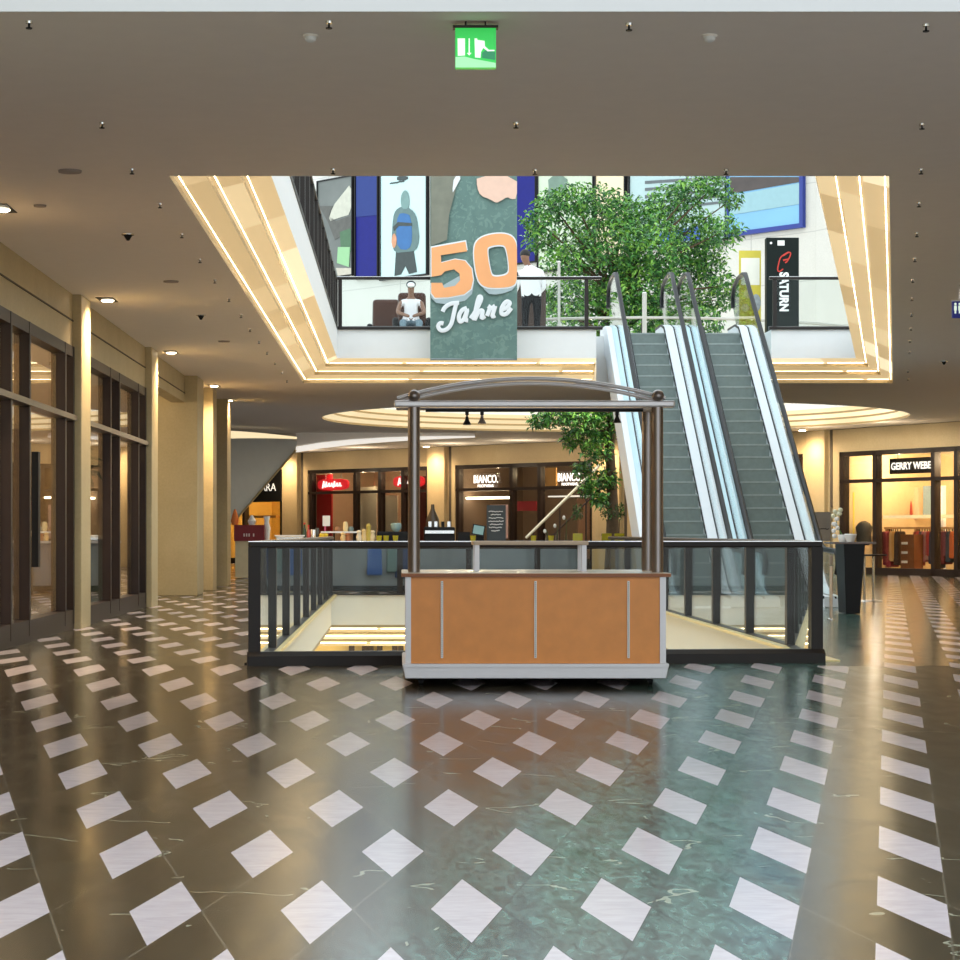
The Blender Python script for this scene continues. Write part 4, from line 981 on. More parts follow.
pshape('printed_trousers', [(396, 251), (413.5, 249), (417, 272), (409, 274), (405.5, 266), (401, 274.5), (394.5, 276)], pd_, pm)
pshape('printed_hoodie', smoothloop([(398, 208), (404, 206), (411, 209), (416, 215), (418, 226), (419.5, 240), (416, 251), (405, 252), (395, 253), (391.5, 243), (392.5, 224), (394, 213)], 1), pc, pm, .256)
pshape('printed_hood', smoothloop([(400.5, 200), (402, 193), (405.5, 189.5), (408.5, 194), (409.5, 203), (408, 209), (402, 209)], 1), mat('print_hood', (.15, .26, .25), .6, var=.3, nscale=3), pm, .26)
pshape('printed_backpack', smoothloop([(398, 214), (405, 213), (411, 216), (412.5, 240), (409, 250), (398, 249), (396, 232)], 1), mat('print_blue', (.02, .12, .32), .5, var=.25, nscale=3), pm, .262)
pshape('printed_strap', [(393, 227), (398, 222), (412, 223), (412, 226), (399, 226), (394, 231)], pd_, pm, .268)
pshape('printed_hand', smoothloop([(391, 240), (394, 232), (397, 238), (396, 246), (393, 249)], 1), mat('print_orange', (.55, .26, .14), .5, var=.3), pm, .268)
pshape('printed_emblem', smoothloop([(397, 176), (408, 176), (408, 180), (397, 181)], 1), pd_, pm)
b = W1.mb(); b.tube([(s1(396 + 14 * i / 24), .256, W1.z(403, 183.2 + R.uniform(-.5, .5))) for i in range(25)], .022, 4); b.build('printed_caption', pd_, pm)
poster('billboard', 'blue wall panel just right of the hanging banner', 515, 535.5, 262, 13.6, MATS['deep_blue'])
pm = poster('billboard', 'cream poster with a grey green figure behind the tree top', 538.5, 593, 268, 13.4, mat('poster_cream', (.52, .60, .46), .4, var=.06))
pshape('printed_figure', smoothloop([(548, 176), (568, 176), (566, 190), (558, 196), (550, 206), (543, 200), (549, 192)], 1), mat('print_sage', (.14, .22, .17), .5, var=.25), pm)
pshape('printed_hat', [(549, 201), (557, 201), (556, 214), (548, 214)], mat('print_black', (.02, .025, .03), .5), pm, .256)
poster('billboard', 'warm cream blank panel behind the middle of the tree', 596, 624.5, 262, 13.2, mat('panel_peach', (.80, .66, .45), .4, var=.05))
pm = poster('billboard', 'poster with grey slatted blinds and blue foot behind the tree', 630, 726, 244, 13.2, mat('poster_mist', (.40, .54, .55), .4, var=.06))
for j in range(5): pshape('printed_slat', [(645, 181 + 7 * j), (724, 176 + 6.2 * j), (724, 178.5 + 6.2 * j), (645, 184 + 7 * j)], mat('print_slat', (.10, .12, .13), .5), pm)
pshape('printed_foot', [(656, 234), (700, 226), (700, 239), (656, 244)], mat('print_cobalt', (.03, .09, .55), .5, var=.3), pm)
pm = poster('billboard', 'large blue sky billboard at the right end of the upper wall', 729, 800, 228, 12.6, mat('poster_sky', (.19, .44, .68), .35, var=.12, nscale=.5), frame=mat('blue_frame', (.01, .03, .25), .4), fw=.12)
pshape('printed_pale_zone', [(730, 196), (799.5, 183), (799.5, 204), (730, 215)], mat('print_teal', (.27, .46, .52), .4, var=.08), pm)
pshape('printed_dark_zone', [(730, 177), (799.5, 177), (799.5, 182), (730, 194)], mat('print_brown', (.06, .045, .04), .4, var=.5, nscale=2), pm)
# yellow roll up and black totem
Y = 43.4
root = thing('totem_sign', 'tall black totem sign with vertical white letters and red planet emblem', 'sign', (xx(783, Y), Y, UZ))
tx0, tx1, tz1 = xx(766.5, Y), xx(799, Y), zz(237.5, Y)
TB = mat('totem_black', (.008, .013, .012), .5, var=.15, spec=.12)
b = MB(); b.box(tx0, Y, UZ + .02, tx1, Y + .22, tz1); b.build('panel', TB, root, bevel=.01)
b = MB(); b.box(tx0 - .04, Y - .05, UZ, tx1 + .04, Y + .27, UZ + .03); b.build('foot_plate', BLACK, root)
M = facing((xx(784, Y), Y - .01, zz(291.8, Y))) @ Matrix.Rotation(-PI / 2, 4, 'Z')
text('lettering', 'SATURN', M, .27, mat('totem_white', (.85, .85, .85), .4), root, bold=.012, fit=(39 * Y / F, 9.5 * Y / F))
b = MB(); 
for st in ([(783, 256), (788.5, 252.5), (790.5, 254), (788, 260), (785, 263)], [(788.5, 252), (781, 257), (778.5, 264), (777.6, 270), (779.5, 271.5), (783, 269)]):
    b.tube([(q_[0], Y - .012, q_[1]) for q_ in [(xx(a, Y), zz(c, Y)) for a, c in catmull(st)]], .014, 6, flat=(1, .3, 1))
b.tube([(xx(a, Y), Y - .012, zz(c, Y)) for a, c in ((783, 260.5), (789, 259), (786, 262.5))], .02, 6, flat=(1, .3, 1))
b.build('planet_emblem', mat('emblem_red', (.50, .025, .012), .4), root)
b = MB(); b.box(xx(777.5, Y), Y - .006, zz(245.5, Y), xx(784.5, Y), Y, zz(240.5, Y)); b.cyl((xx(771, Y), Y - .006, zz(243, Y)), (xx(771, Y), Y, zz(243, Y)), .024, 10); b.build('small_marks', MATS['totem_white'], root)
Y = 44.2
root = thing('roll_up_banner', 'yellow and white printed roll up banner beside the black totem', 'banner', (xx(750, Y), Y, UZ))
r0, r1 = xx(739, Y), xx(761, Y)
b = MB(); b.box(r0, Y, UZ + .06, r1, Y + .015, zz(250.5, Y)); b.build('print', mat('rollup_yellow', (.62, .52, .06), .5, var=.15, nscale=3), root)
b = MB(); b.box(xx(741, Y), Y - .005, zz(285, Y), xx(759.5, Y), Y, zz(258, Y)); b.build('white_field', mat('rollup_white', (.85, .84, .74), .5, var=.05), root)
b = MB(); b.lathe((0, 0, 0), [(.001, 0)], 3) if False else b.ball((xx(756, Y), Y - .006, zz(303, Y)), .13, 14, sx=.75, sy=.08, sz=1.4); b.build('printed_disc', mat('print_silver', (.32, .36, .38), .5, var=.5, nscale=14), root)
b = MB(); b.ball((xx(748, Y), Y - .006, zz(294, Y)), .09, 12, sy=.08); b.ball((xx(745, Y), Y - .006, zz(308, Y)), .08, 12, sy=.08); b.build('printed_blossoms', mat('print_blossom', (.80, .62, .30), .5, var=.4, nscale=12), root)
b = MB(); b.box(r0 - .02, Y - .1, UZ, r1 + .02, Y + .1, UZ + .07); b.build('base_cassette', ALU, root)

# upper bollards
for u, v0, Y, r_, lab in ((644.5, 293, 43.2, .045, 'thick pale steel bollard at the head of the left escalator'), (665.5, 293, 43.4, .03, 'thin pale steel bollard between the two escalator heads'), (559, 262, 42.5, .028, 'slim white pole behind the upper railing left of the escalators')):
    root = thing('bollard', lab, 'bollard', (xx(u, Y), Y, UZ))
    b = MB(); b.cyl((xx(u, Y), Y, UZ), (xx(u, Y), Y, zz(v0, Y)), r_, 16); b.build('shaft', mat('pale_post', (.50, .48, .44), .4, .3), root, smooth=True)
    b = MB(); b.lathe((xx(u, Y), Y, zz(v0, Y)), [(r_, 0), (r_ * .95, .012), (r_ * .6, .02)], 16); b.build('cap', CHROME, root, smooth=True)

# ------------------------------------------------------------------ tree
def leaves(b, c, rx, ry, rz_, n, sz):
    for _ in range(n):
        while True:
            d_ = Vector((R.uniform(-1, 1), R.uniform(-1, 1), R.uniform(-1, 1)))
            if .25 < d_.length < 1: break
        p_ = Vector(c) + Vector((d_.x * rx, d_.y * ry, d_.z * rz_))
        a = Vector((R.gauss(0, 1), R.gauss(0, 1), R.gauss(0, .5))).normalized(); n_ = a.cross(Vector((R.gauss(0, .6), R.gauss(0, .6), 1))).normalized()
        L = sz * R.uniform(.7, 1.3); w_ = L * .42
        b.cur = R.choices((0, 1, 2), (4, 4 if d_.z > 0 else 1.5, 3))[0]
        i = [b.pt(p_), b.pt(p_ + a * L * .5 + n_ * w_ * .5 + Vector((0, 0, .02))), b.pt(p_ + a * L - Vector((0, 0, L * .2))), b.pt(p_ + a * L * .5 - n_ * w_ * .5 + Vector((0, 0, .02)))]
        b.face(i)
TX, TY = xx(611, 50.3), 50.3
root = thing('ficus_tree', 'tall leafy ficus tree growing up through the round opening behind the escalators', 'tree', (TX, TY, 0))
b = MB(); b.tube([(TX, TY, 0), (TX + .05, TY, 1.5), (TX - .03, TY, 3), (TX + .1, TY, 5), (TX + .3, TY, 6.8)], [.17, .13, .11, .09, .05], 12); b.build('trunk', BARK, root, smooth=True)
br = MB()
clus = [(560, 315, 20), (545, 298, 14), (620, 300, 30), (660, 332, 26), (700, 326, 24), (724, 286, 16), (590, 336, 24), (538, 222, 17), (553, 206, 20), (575, 200, 22), (600, 207, 26), (622, 217, 28), (645, 222, 28), (668, 205, 24), (690, 192, 20), (714, 186, 17), (731, 200, 12), (722, 232, 22), (690, 232, 32), (655, 252, 34), (612, 245, 36), (575, 240, 28), (540, 240, 17), (603, 280, 36), (642, 288, 38), (682, 272, 34), (563, 262, 22), (575, 296, 28), (704, 262, 26), (600, 316, 30), (642, 318, 32), (684, 306, 26), (716, 300, 18), (610, 360, 34), (650, 350, 30),
        (540, 420, 13), (558, 414, 18), (583, 420, 20), (604, 428, 18), (573, 440, 12), (597, 450, 17), (583, 470, 10), (606, 480, 14), (590, 488, 11), (612, 400, 24), (575, 405, 18), (600, 500, 9)]
b = MB()
for u, v, r_ in clus:
    dy = R.uniform(-1.2, 1.2) if v < 380 else R.uniform(-.6, .6)
    c = P(u, v, 50.3 + dy); rm = r_ * 50.3 / F
    n_ = int(1950 * rm * rm) + 25
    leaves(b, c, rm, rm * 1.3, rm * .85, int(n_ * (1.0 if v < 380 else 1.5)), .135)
    h0 = max(1.3, min(c.z - .5, 6.5)); st = Vector((TX + .05, TY, h0))
    br.tube([st, st.lerp(c, .5) + Vector((0, 0, .12)), c], [.045, .03, .012], 6)
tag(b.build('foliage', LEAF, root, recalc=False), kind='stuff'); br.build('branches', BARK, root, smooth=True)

# ------------------------------------------------------------------ people
def body(name, verts, edges, root_i, parts, parent, mats, sub=2):
    """verts: (pos, radius); parts: f(world point)->material index"""
    off = wloc(parent)
    bm = bmesh.new(); ly = bm.verts.layers.skin.verify()
    vs = []
    for i, (p_, r_) in enumerate(verts):
        v = bm.verts.new(Vector(p_) - off); rr = r_ if isinstance(r_, tuple) else (r_, r_); v[ly].radius = rr; v[ly].use_root = (i == root_i); vs.append(v)
    for a, c in edges: bm.edges.new((vs[a], vs[c]))
    me = bpy.data.meshes.new(name + '_sk'); bm.to_mesh(me); bm.free()
    o = bpy.data.objects.new(name + '_sk', me); C.objects.link(o)
    sk = o.modifiers.new('skin', 'SKIN'); sk.use_smooth_shade = True
    o.modifiers.new('sub', 'SUBSURF').levels = sub
    bpy.context.view_layer.update()
    dg = bpy.context.evaluated_depsgraph_get(); m2 = bpy.data.meshes.new_from_object(o.evaluated_get(dg))
    bpy.data.objects.remove(o); m2.materials.clear(); m2.name = name
    for q_ in mats: m2.materials.append(q_)
    for f in m2.polygons: f.material_index = parts(Vector(f.center) + off); f.use_smooth = True
    r = bpy.data.objects.new(name, m2); C.objects.link(r); r.parent = parent; return r
# standing man, white shirt, seen from behind, turned left
Y = 42.6; X0 = xx(531, Y); B0 = UZ
root = thing('person', 'person in white shirt and dark trousers standing behind the upper railing', 'person', (X0, Y, B0))
h = lambda x, y, z: (X0 + x, Y + y, B0 + z)
V = [(h(0, 0, .98), (.16, .13)), (h(0, .02, 1.18), (.19, .13)), (h(-.02, .01, 1.40), (.235, .13)), (h(-.05, .0, 1.53), .062), (h(-.09, -.01, 1.60), .058), (h(-.12, -.02, 1.70), (.085, .10)), (h(-.125, -.02, 1.78), (.07, .08)),
     (h(.12, 0, .90), .10), (h(.12, .02, .50), .07), (h(.12, .05, .09), .05), (h(.08, -.1, .035), .04),
     (h(-.10, 0, .90), .10), (h(-.11, .02, .50), .07), (h(-.12, .05, .09), .05), (h(-.16, -.1, .035), .04),
     (h(.20, .02, 1.40), .07), (h(.26, -.02, 1.13), .052), (h(.10, .16, .98), .04), (h(.02, .2, .97), .032),
     (h(-.22, .02, 1.38), .07), (h(-.28, .0, 1.12), .052), (h(-.3, .2, 1.05), .04), (h(-.3, .27, 1.06), .032)]
E = [(0, 1), (1, 2), (2, 3), (3, 4), (4, 5), (5, 6), (0, 7), (7, 8), (8, 9), (9, 10), (0, 11), (11, 12), (12, 13), (13, 14), (2, 15), (15, 16), (16, 17), (17, 18), (2, 19), (19, 20), (20, 21), (21, 22)]
def pf(c):
    z = c.z - B0
    if z > 1.55: return 2
    if z < .97: return 1 if z > .09 else 3
    return 0
body('body', V, E, 0, pf, root, [SHIRT, TROUS, SKIND, BLACK])
b = MB(); b.ball(h(-.115, 0.015, 1.77), .112, 14, sx=.9, sy=1.0, sz=.9); b.build('hair', HAIR, root, smooth=True)
# seated man with cap in an armchair
root = thing('sideboard', 'dark brown sideboard behind the standing person on the upper floor', 'cabinet', (xx(533, 44.6), 44.6, UZ))
MB().box(xx(517, 44.6), 44.6, UZ + .02, xx(546, 44.6), 45.1, zz(286, 44.6)).build('body', mat('dark_brown', (.035, .015, .008), .4, var=.3), root, bevel=.02)
MB().box(xx(516, 44.6), 44.57, zz(286, 44.6), xx(547, 44.6), 45.13, zz(284, 44.6)).build('top', mat('brown_top', (.12, .05, .025), .4), root)
Y = 43.6
def armchair(cx_, lab, Y=Y):
    root = thing('armchair', lab, 'armchair', (cx_, Y + .2, UZ))
    z = UZ
    b = MB(); b.box(cx_ - .27, Y - .1, z + .02, cx_ + .27, Y + .75, z + .42); b.build('seat_base', LEATHER, root, bevel=.05)
    b = MB(); b.hexa([(cx_ - .29, Y + .55, z + .4), (cx_ + .29, Y + .55, z + .4), (cx_ + .29, Y + .85, z + .4), (cx_ - .29, Y + .85, z + .4)], [(cx_ - .28, Y + .72, z + 1.22), (cx_ + .28, Y + .72, z + 1.22), (cx_ + .28, Y + .98, z + 1.22), (cx_ - .28, Y + .98, z + 1.22)]); b.build('backrest', LEATHER, root, bevel=.07)
    for s in (-1, 1): b = MB(); b.box(cx_ + s * .33 - .06, Y - .1, z + .02, cx_ + s * .33 + .06, Y + .8, z + .64); b.build('armrest', BLACK, root, bevel=.05)
    return root
ax = xx(412, Y + .3)
armchair(ax, 'brown leather armchair with the seated person behind the upper railing')
armchair(xx(386, Y + 1.5), 'empty brown leather armchair left of the seated person', Y + 1.3)
b0x, b0y = ax - .02, Y
root = thing('person', 'person in white vest, jeans and cap sitting in the brown armchair', 'person', (b0x, b0y, UZ))
h = lambda x, y, z: (b0x + x, b0y + y, UZ + z)
V = [(h(0, .38, .53), (.15, .13)), (h(0, .42, .75), (.14, .11)), (h(0, .42, .98), (.17, .11)), (h(0, .38, 1.08), .058), (h(0, .35, 1.14), .055), (h(0, .32, 1.22), (.075, .09)), (h(0, .33, 1.31), (.07, .085)),
     (h(.11, .30, .53), .10), (h(.17, -.12, .54), .075), (h(.10, -.16, .1), .052), (h(.1, -.3, .045), .042),
     (h(-.11, .30, .53), .10), (h(-.17, -.12, .54), .075), (h(-.10, -.16, .1), .052), (h(-.1, -.3, .045), .042),
     (h(.20, .40, .98), .06), (h(.27, .22, .76), .045), (h(.08, .02, .68), .036), (h(.03, -.02, .66), .032),
     (h(-.20, .40, .98), .06), (h(-.27, .22, .76), .045), (h(-.08, .02, .68), .036), (h(-.03, -.02, .66), .032)]
def pf2(c):
    x, y, z = c.x - b0x, c.y - b0y, c.z - UZ
    if z < .09: return 3
    if z > 1.05 or abs(x) > .185 and z > .64: return 2
    if y < .27 and z > .63: return 2
    return 0 if z > .60 else 1
body('body', V, E, 0, pf2, root, [SHIRT, JEANS, SKIND, WHITE])
b = MB(); b.ball(h(0, .32, 1.33), .112, 14, sx=.88, sz=.72); b.build('cap', mat('cap_black', (.02, .025, .03), .7), root, smooth=True)
b = MB(); b.ball(h(0, .235, 1.315), .085, 12, sx=.9, sy=.5, sz=.62); b.box(h(-.07, .10, 1.28)[0], h(0, .10, 0)[1], UZ + 1.275, h(.07, 0, 0)[0], h(0, .26, 0)[1], UZ + 1.295); b.build('cap_front', WHITE, root, smooth=True)

# ------------------------------------------------------------------ bar behind the opening and its things
BY = 40.2; BT = .935
root = thing('bar_counter', 'long grey bar counter with pale top standing behind the floor opening', 'counter', (.6, BY, 0))
bx0_, bx1_ = -2.35, 3.45
b = MB(); b.box(bx0_ + .05, BY, .02, bx1_ - .05, BY + .8, BT - .04); b.build('counter_body', mat('bar_grey', (.16, .17, .18), .35, var=.2, nscale=3), root)
b = MB(); b.box(bx0_, BY - .06, BT - .04, bx1_, BY + .86, BT); b.build('counter_top', mat('bar_top', (.55, .53, .50), .3), root)
b = MB(); b.box(bx0_ + .06, BY - .01, .02, bx1_ - .06, BY + .02, .12); b.build('kick_board', BLACK, root)
IY = BY + .35
def item(name, label, cat, u, prof, m, group=None, n=14, dz=0, Yd=0, smooth=True):
    y = IY + Yd; o = MB().lathe((xx(u, y), y, BT + dz), prof, n).build(name, m, None, smooth=smooth)
    return tag(o, label, cat, group)
k_ = IY / F
def ibox(mb, u0, u1, v0, v1, d0=-.15, d1=.15): return mb.box(xx(u0, IY), IY + d0, zz(v1, IY), xx(u1, IY), IY + d1, zz(v0, IY))
zb0 = HY + (EYE - BT) / k_
root = thing('serving_tray', 'long stainless steel serving pan at left end of the bar', 'tray', (xx(290, IY), IY, BT))
ibox(MB(), 276, 304, 536, zb0).build('pan', CHROME, root, bevel=.02); ibox(MB(), 275, 305, 535, 536.3, -.17, .17).build('rim', mat('pale_rim', (.85, .87, .85), .3, .3), root)
for u, c_, lab, hh in ((304.5, (60, 80, 60), 'dark green bottle beside the steel pan', .33), (308.5, (200, 90, 80), 'red capped bottle beside the grey pots', .29)):
    root = thing('bottle', lab, 'bottle', (xx(u, IY), IY, BT))
    MB().lathe((xx(u, IY), IY, BT), [(.035, 0), (.036, hh * .55), (.014, hh * .75), (.014, hh * .92)], 12).build('glass_body', coat('bottle_%d' % int(u), c_, .2), root, smooth=True)
    MB().lathe((xx(u, IY), IY, BT + hh * .92), [(.018, 0), (.018, hh * .1)], 10).build('cap', coat('cap_red', (210, 70, 60)), root)
item('utensil_pot', 'grey metal pot right of the red capped bottle', 'pot', 313, [(.05, 0), (.055, .2), (.045, .21)], CHROME)
item('utensil_pot', 'small dark glass pot next to the lemons', 'pot', 317, [(.035, 0), (.04, .22), (.02, .24)], coat('smoke_pot', (70, 75, 70), .2), Yd=.12)
LEM = coat('lemon', (235, 205, 60), .45)
for i, (u, dz, yd) in enumerate(((320.5, .045, -.1), (323.5, .045, -.12), (327, .045, -.1), (329.5, .045, -.02), (322, .11, -.08), (325.5, .11, -.08))):
    b = MB(); b.ball((xx(u, IY + yd), IY + yd, BT + dz), .045, 12, sx=1.15, sz=.95); tag(b.build('lemon', LEM, smooth=True), 'yellow lemon in the small pile on the bar under the white board', 'lemon', 'lemons on the bar')
root = thing('notice_card', 'white notice card on a pink stand in front of dark red panel', 'sign', (xx(326, IY + .3), IY + .3, BT))
b = MB(); b.box(xx(322, IY), IY + .3, zz(526, IY), xx(329.5, IY), IY + .32, zz(515.5, IY)); b.build('card', WHITE, root)
b = MB(); b.cyl((xx(324.5, IY), IY + .31, BT), (xx(324.5, IY), IY + .31, zz(526, IY)), .015, 8); b.lathe((xx(324.5, IY), IY + .31, BT), [(.06, 0), (.05, .015)], 12); b.build('stand', coat('pink_stand', (220, 110, 150)), root)
root = thing('serving_board', 'white raised serving board on dark legs in middle of the bar', 'board', (xx(339, IY), IY, BT))
ibox(MB(), 321, 358, 531.3, 533, -.12, .2).build('board', WHITE, root)
for u in (334, 354): ibox(MB(), u - .7, u + .7, 533, zb0, .05, .1).build('leg', BLACK, root)
zs_ = zz(531.3, IY) - BT
for u, w_, hh, c_, lab in ((338, .06, .09, (150, 110, 80), 'brown cake on the white serving board'), (345.5, .05, .18, (235, 215, 165), 'tall cream jar on the white serving board'), (351, .05, .09, (120, 140, 140), 'grey cup on the white serving board')):
    item('jar' if u == 345.5 else ('cake' if u == 338 else 'cup'), lab, 'food jar' if u == 345.5 else 'tableware', u, [(w_ * .8, 0), (w_, hh * .4), (w_ * .9, hh * .8), (w_ * .5, hh)], coat('bar_%d' % int(u), c_), dz=zs_)
for u, hh, c_, lab in ((343, .16, (225, 195, 140), 'cream bulb jar under the white serving board'), (348, .14, (170, 110, 70), 'brown jar under the white serving board'), (359, .20, (235, 225, 200), 'white stemmed cup at the right end of the serving board'), (364, .22, (230, 205, 150), 'first tall cream jar right of the serving board'), (368.5, .32, (200, 180, 90), 'tallest cream jar with green top on the bar'), (372.5, .2, (240, 220, 180), 'last cream jar left of the yellow candle glasses')):
    item('jar', lab, 'jar', u, [(.04, 0), (.055, hh * .35), (.035, hh * .7), (.05, hh * .85), (.02, hh)], coat('jar_%d' % int(u), c_), Yd=-.1)
YG = coat('yellow_glass', (170, 160, 40), .2)
for u, lab in ((379, 'yellow green candle glass, first right of the cream jars'), (386, 'darker yellow green candle glass by the black machine'), (395.5, 'yellow green candle glass just left of the cart post'), (473, 'yellow candle glass below the tablet screen'), (533.5, 'yellow green candle glass at the foot of the slanting handrail'), (551, 'low yellow green planter glass right of the slanting handrail')):
    item('candle_glass', lab, 'candle glass', u, [(.045, 0), (.055, .1), (.05, .1), (.04, .02)], YG, 'candle glasses on the bar', Yd=-.2)
root = thing('coffee_machine', 'black espresso machine with a blue glass hopper left of the cart post', 'coffee machine', (xx(392, IY), IY + .2, BT))
ibox(MB(), 377, 408, 531.5, zb0, .0, .4).build('body', BLACK, root, bevel=.02)
MB().lathe((xx(396, IY), IY + .2, zz(531.5, IY)), [(.05, 0), (.10, .06), (.10, .14), (.07, .16)], 14).build('hopper', coat('pale_blue_glass', (165, 195, 195), .15), root, smooth=True)
root = thing('coffee_machine', 'wide chrome and black coffee machine right of the left cart post', 'coffee machine', (xx(440, IY), IY + .2, BT))
ibox(MB(), 424, 455, 527, zb0, .0, .4).build('body', BLACK, root, bevel=.02)
ibox(MB(), 425, 454, 530.5, 533.5, -.05, .05).build('front_bar', CHROME, root)
for u in (430, 436, 443, 449): ibox(MB(), u - 1.5, u + 1.5, 521.5, 527, .1, .3).build('cup_stack', CHROME if u != 443 else BLACK, root)
b = MB(); b.lathe((xx(433, IY), IY + .45, zz(541, IY)), [(.15, 0), (.12, .4), (.05, .56), (.035, .6), (.03, .68)], 14); tag(b.build('decanter', coat('dark_cone', (70, 55, 35), .4), smooth=True), 'dark cone shaped bottle behind the wide coffee machine', 'bottle')
root = thing('till_tablet', 'tilted tablet till with teal screen on the bar', 'tablet', (xx(478, IY), IY, BT))
b = MB(); Mt = Matrix.Translation((xx(478.5, IY), IY, zz(530, IY))) @ Matrix.Rotation(-.25, 4, 'X') @ Matrix.Rotation(.18, 4, 'Y'); b.M = Mt
b.box(-.115, 0, -.1, .115, .02, .1); b.build('case', BLACK, root)
b = MB(Mt); b.box(-.095, -.004, -.08, .095, 0, .08); b.build('screen', mat('teal_screen', (.16, .30, .29), .2, emit=.12), root)
ibox(MB(), 476, 484, 534, zb0, .03, .12).build('stand', BLACK, root)
ibox(MB(), 458, 470, 532, zb0, .05, .25).build('printer', BLACK, root)
root = thing('chalkboard', 'dark chalkboard menu with white handwriting standing on the bar', 'chalkboard', (xx(496, IY), IY, BT))
ibox(MB(), 487, 506, 505, zb0, .1, .14).build('board', mat('slate', (.05, .06, .065), .7), root)
b = MB()
for j, (a, c) in enumerate(((489, 503), (491, 501), (489, 503.5), (488.5, 504), (490, 503), (489, 502), (491.5, 500))):
    v = 511.5 + 3.2 * j; pts = [(xx(a + (c - a) * i / 22, IY), IY + .095, zz(v + R.uniform(-.55, .55), IY)) for i in range(23)]
    b.tube(pts, .007, 5)
b.build('handwriting', WHITE, root)
# small trees in pots
for u, vt, lab in ((577.5, 508, 'small potted tree in a yellow green pot, first right of the handrail'), (606.5, 505, 'small potted tree in a yellow green pot just left of the tree trunk'), (619, 507, 'small potted tree in yellow green pot beside the white escalator side')):
    y = IY + .1; x = xx(u, y); root = thing('potted_tree', lab, 'potted plant', (x, y, BT), 'small potted trees on the bar')
    MB().box(x - .09, y - .08, BT, x + .09, y + .08, BT + .14).build('pot', YG, root, bevel=.01)
    MB().tube([(x, y, BT + .12), (x + .01, y, BT + .4)], .008, 6).build('stem', BARK, root)
    b = MB(); zt2 = zz(vt, y); leaves(b, (x, y, (zt2 + BT + .42) / 2), .11, .1, (zt2 - BT - .30) / 2, 130, .06); tag(b.build('foliage', [LEAF[2], LEAF[0], LEAF[2]], root, recalc=False), kind='stuff')
# flower stems in glasses
for u in (547, 557, 566):
    y = IY; x = xx(u, y); root = thing('flower_vase', {547: 'slim glass vase with short white flower on the bar', 557: 'slim glass vase with mid height white flower on the bar', 566: 'slim glass vase with the tallest white drooping flower on the bar'}[u], 'vase', (x, y, BT))
    MB().lathe((x, y, BT), [(.03, 0), (.022, .12), (.028, .14)], 10).build('glass', CLEAR, root, smooth=True)
    hh = {547: .2, 557: .3, 566: .45}[u]
    MB().tube([(x, y, BT + .02), (x + .01, y, BT + hh * .8), (x - .03, y, BT + hh)], .006, 5).build('stem', LEAF[2], root)
    b = MB(); b.ball((x - .04, y, BT + hh - .02), .03, 8, sz=1.4); b.build('flower', WHITE, root, smooth=True)
# jackets hung on the bar front
for u, c_, w_, hh, lab in ((374.5, (60, 90, 150), .13, .55, 'blue jacket hanging on the front of the bar'), (393, (95, 115, 115), .11, .5, 'grey green jacket hanging on the front of the bar'), (402.5, (35, 50, 85), .13, .6, 'navy jacket hanging on the bar front beside cart')):
    x = xx(u, BY); root = thing('jacket', lab, 'jacket', (x, BY - .05, .86), 'jackets on the bar front')
    b = MB(); b.prism([(x - .05, .86), (x + .05, .86), (x + w_, .78), (x + w_ * 1.1, .86 - hh), (x - w_ * 1.1, .86 - hh), (x - w_, .78)], 'y', BY - .1, BY - .02); b.build('cloth', coat('jacket_%d' % int(u), c_), root, bevel=.03)
    MB().cyl((x, BY - .07, .86), (x, BY, .88), .008, 6).build('hook', CHROME, root)
# slanting pale handrail in front of the dark shop
Y = 56
root = thing('stair_handrail', 'pale slanting handrail rising right in front of the dark shop', 'handrail', (xx(560, Y), Y, 0))
a, c = P(526, 538, Y), P(601, 464, Y)
b = MB(); b.tube([a, c], .038, 10); b.build('rail', mat('rail_cream', (.72, .66, .50), .4, .1), root, smooth=True)
for dv in (24,): b = MB(); b.tube([a + Vector((0, 0, -dv * Y / F)), c + Vector((0, 0, -dv * Y / F))], .02, 8); b.build('lower_rail', FRAME, root, smooth=True)
for f in (.1, .45, .8): p_ = a.lerp(c, f); b = MB(); b.cyl((p_.x, p_.y, 0), (p_.x, p_.y, p_.z), .02, 8); b.build('post', FRAME, root)

# ------------------------------------------------------------------ right side things
Y = 27.6
root = thing('steel_post', 'slim brushed steel post with a round head right of the railing corner', 'post', (xx(831, Y), Y, 0))
b = MB(); b.cyl((xx(831, Y), Y, 0), (xx(831, Y), Y, zz(566, Y)), .02, 12); b.build('shaft', mat('champagne_steel', (.62, .5, .4), .3, .8), root, smooth=True)
b = MB(); b.box(xx(829.5, Y), Y - .02, zz(565, Y), xx(832.5, Y), Y + .02, zz(555.5, Y)); b.build('reader_head', mat('post_head', (.3, .22, .16), .4), root, bevel=.01)
b = MB(); b.lathe((xx(831, Y), Y, 0), [(.05, 0), (.05, .01), (.022, .02)], 14); b.build('foot', CHROME, root)
Y = 29.4
root = thing('planter_stand', 'tall black pedestal holding the white orchid right of the escalators', 'pedestal', (xx(855, Y), Y, 0))
b = MB(); b.hexa([(xx(846, Y), Y, .01), (xx(860, Y), Y, .01), (xx(862, Y), Y + .5, .01), (xx(846, Y), Y + .5, .01)], [(xx(844, Y), Y, .94), (xx(865, Y), Y, .94), (xx(868, Y), Y + .6, .94), (xx(844, Y), Y + .6, .94)]); b.build('pedestal', BLACK, root)
b = MB(); b.box(xx(833, Y), Y - .02, .94, xx(876, Y), Y + .62, .965); b.build('table_top', mat('dark_top', (.10, .06, .045), .25), root)
root = thing('orchid', 'white orchid in a white pot on the black pedestal', 'potted plant', (xx(845, Y), Y + .2, .965))
ox = xx(846, Y)
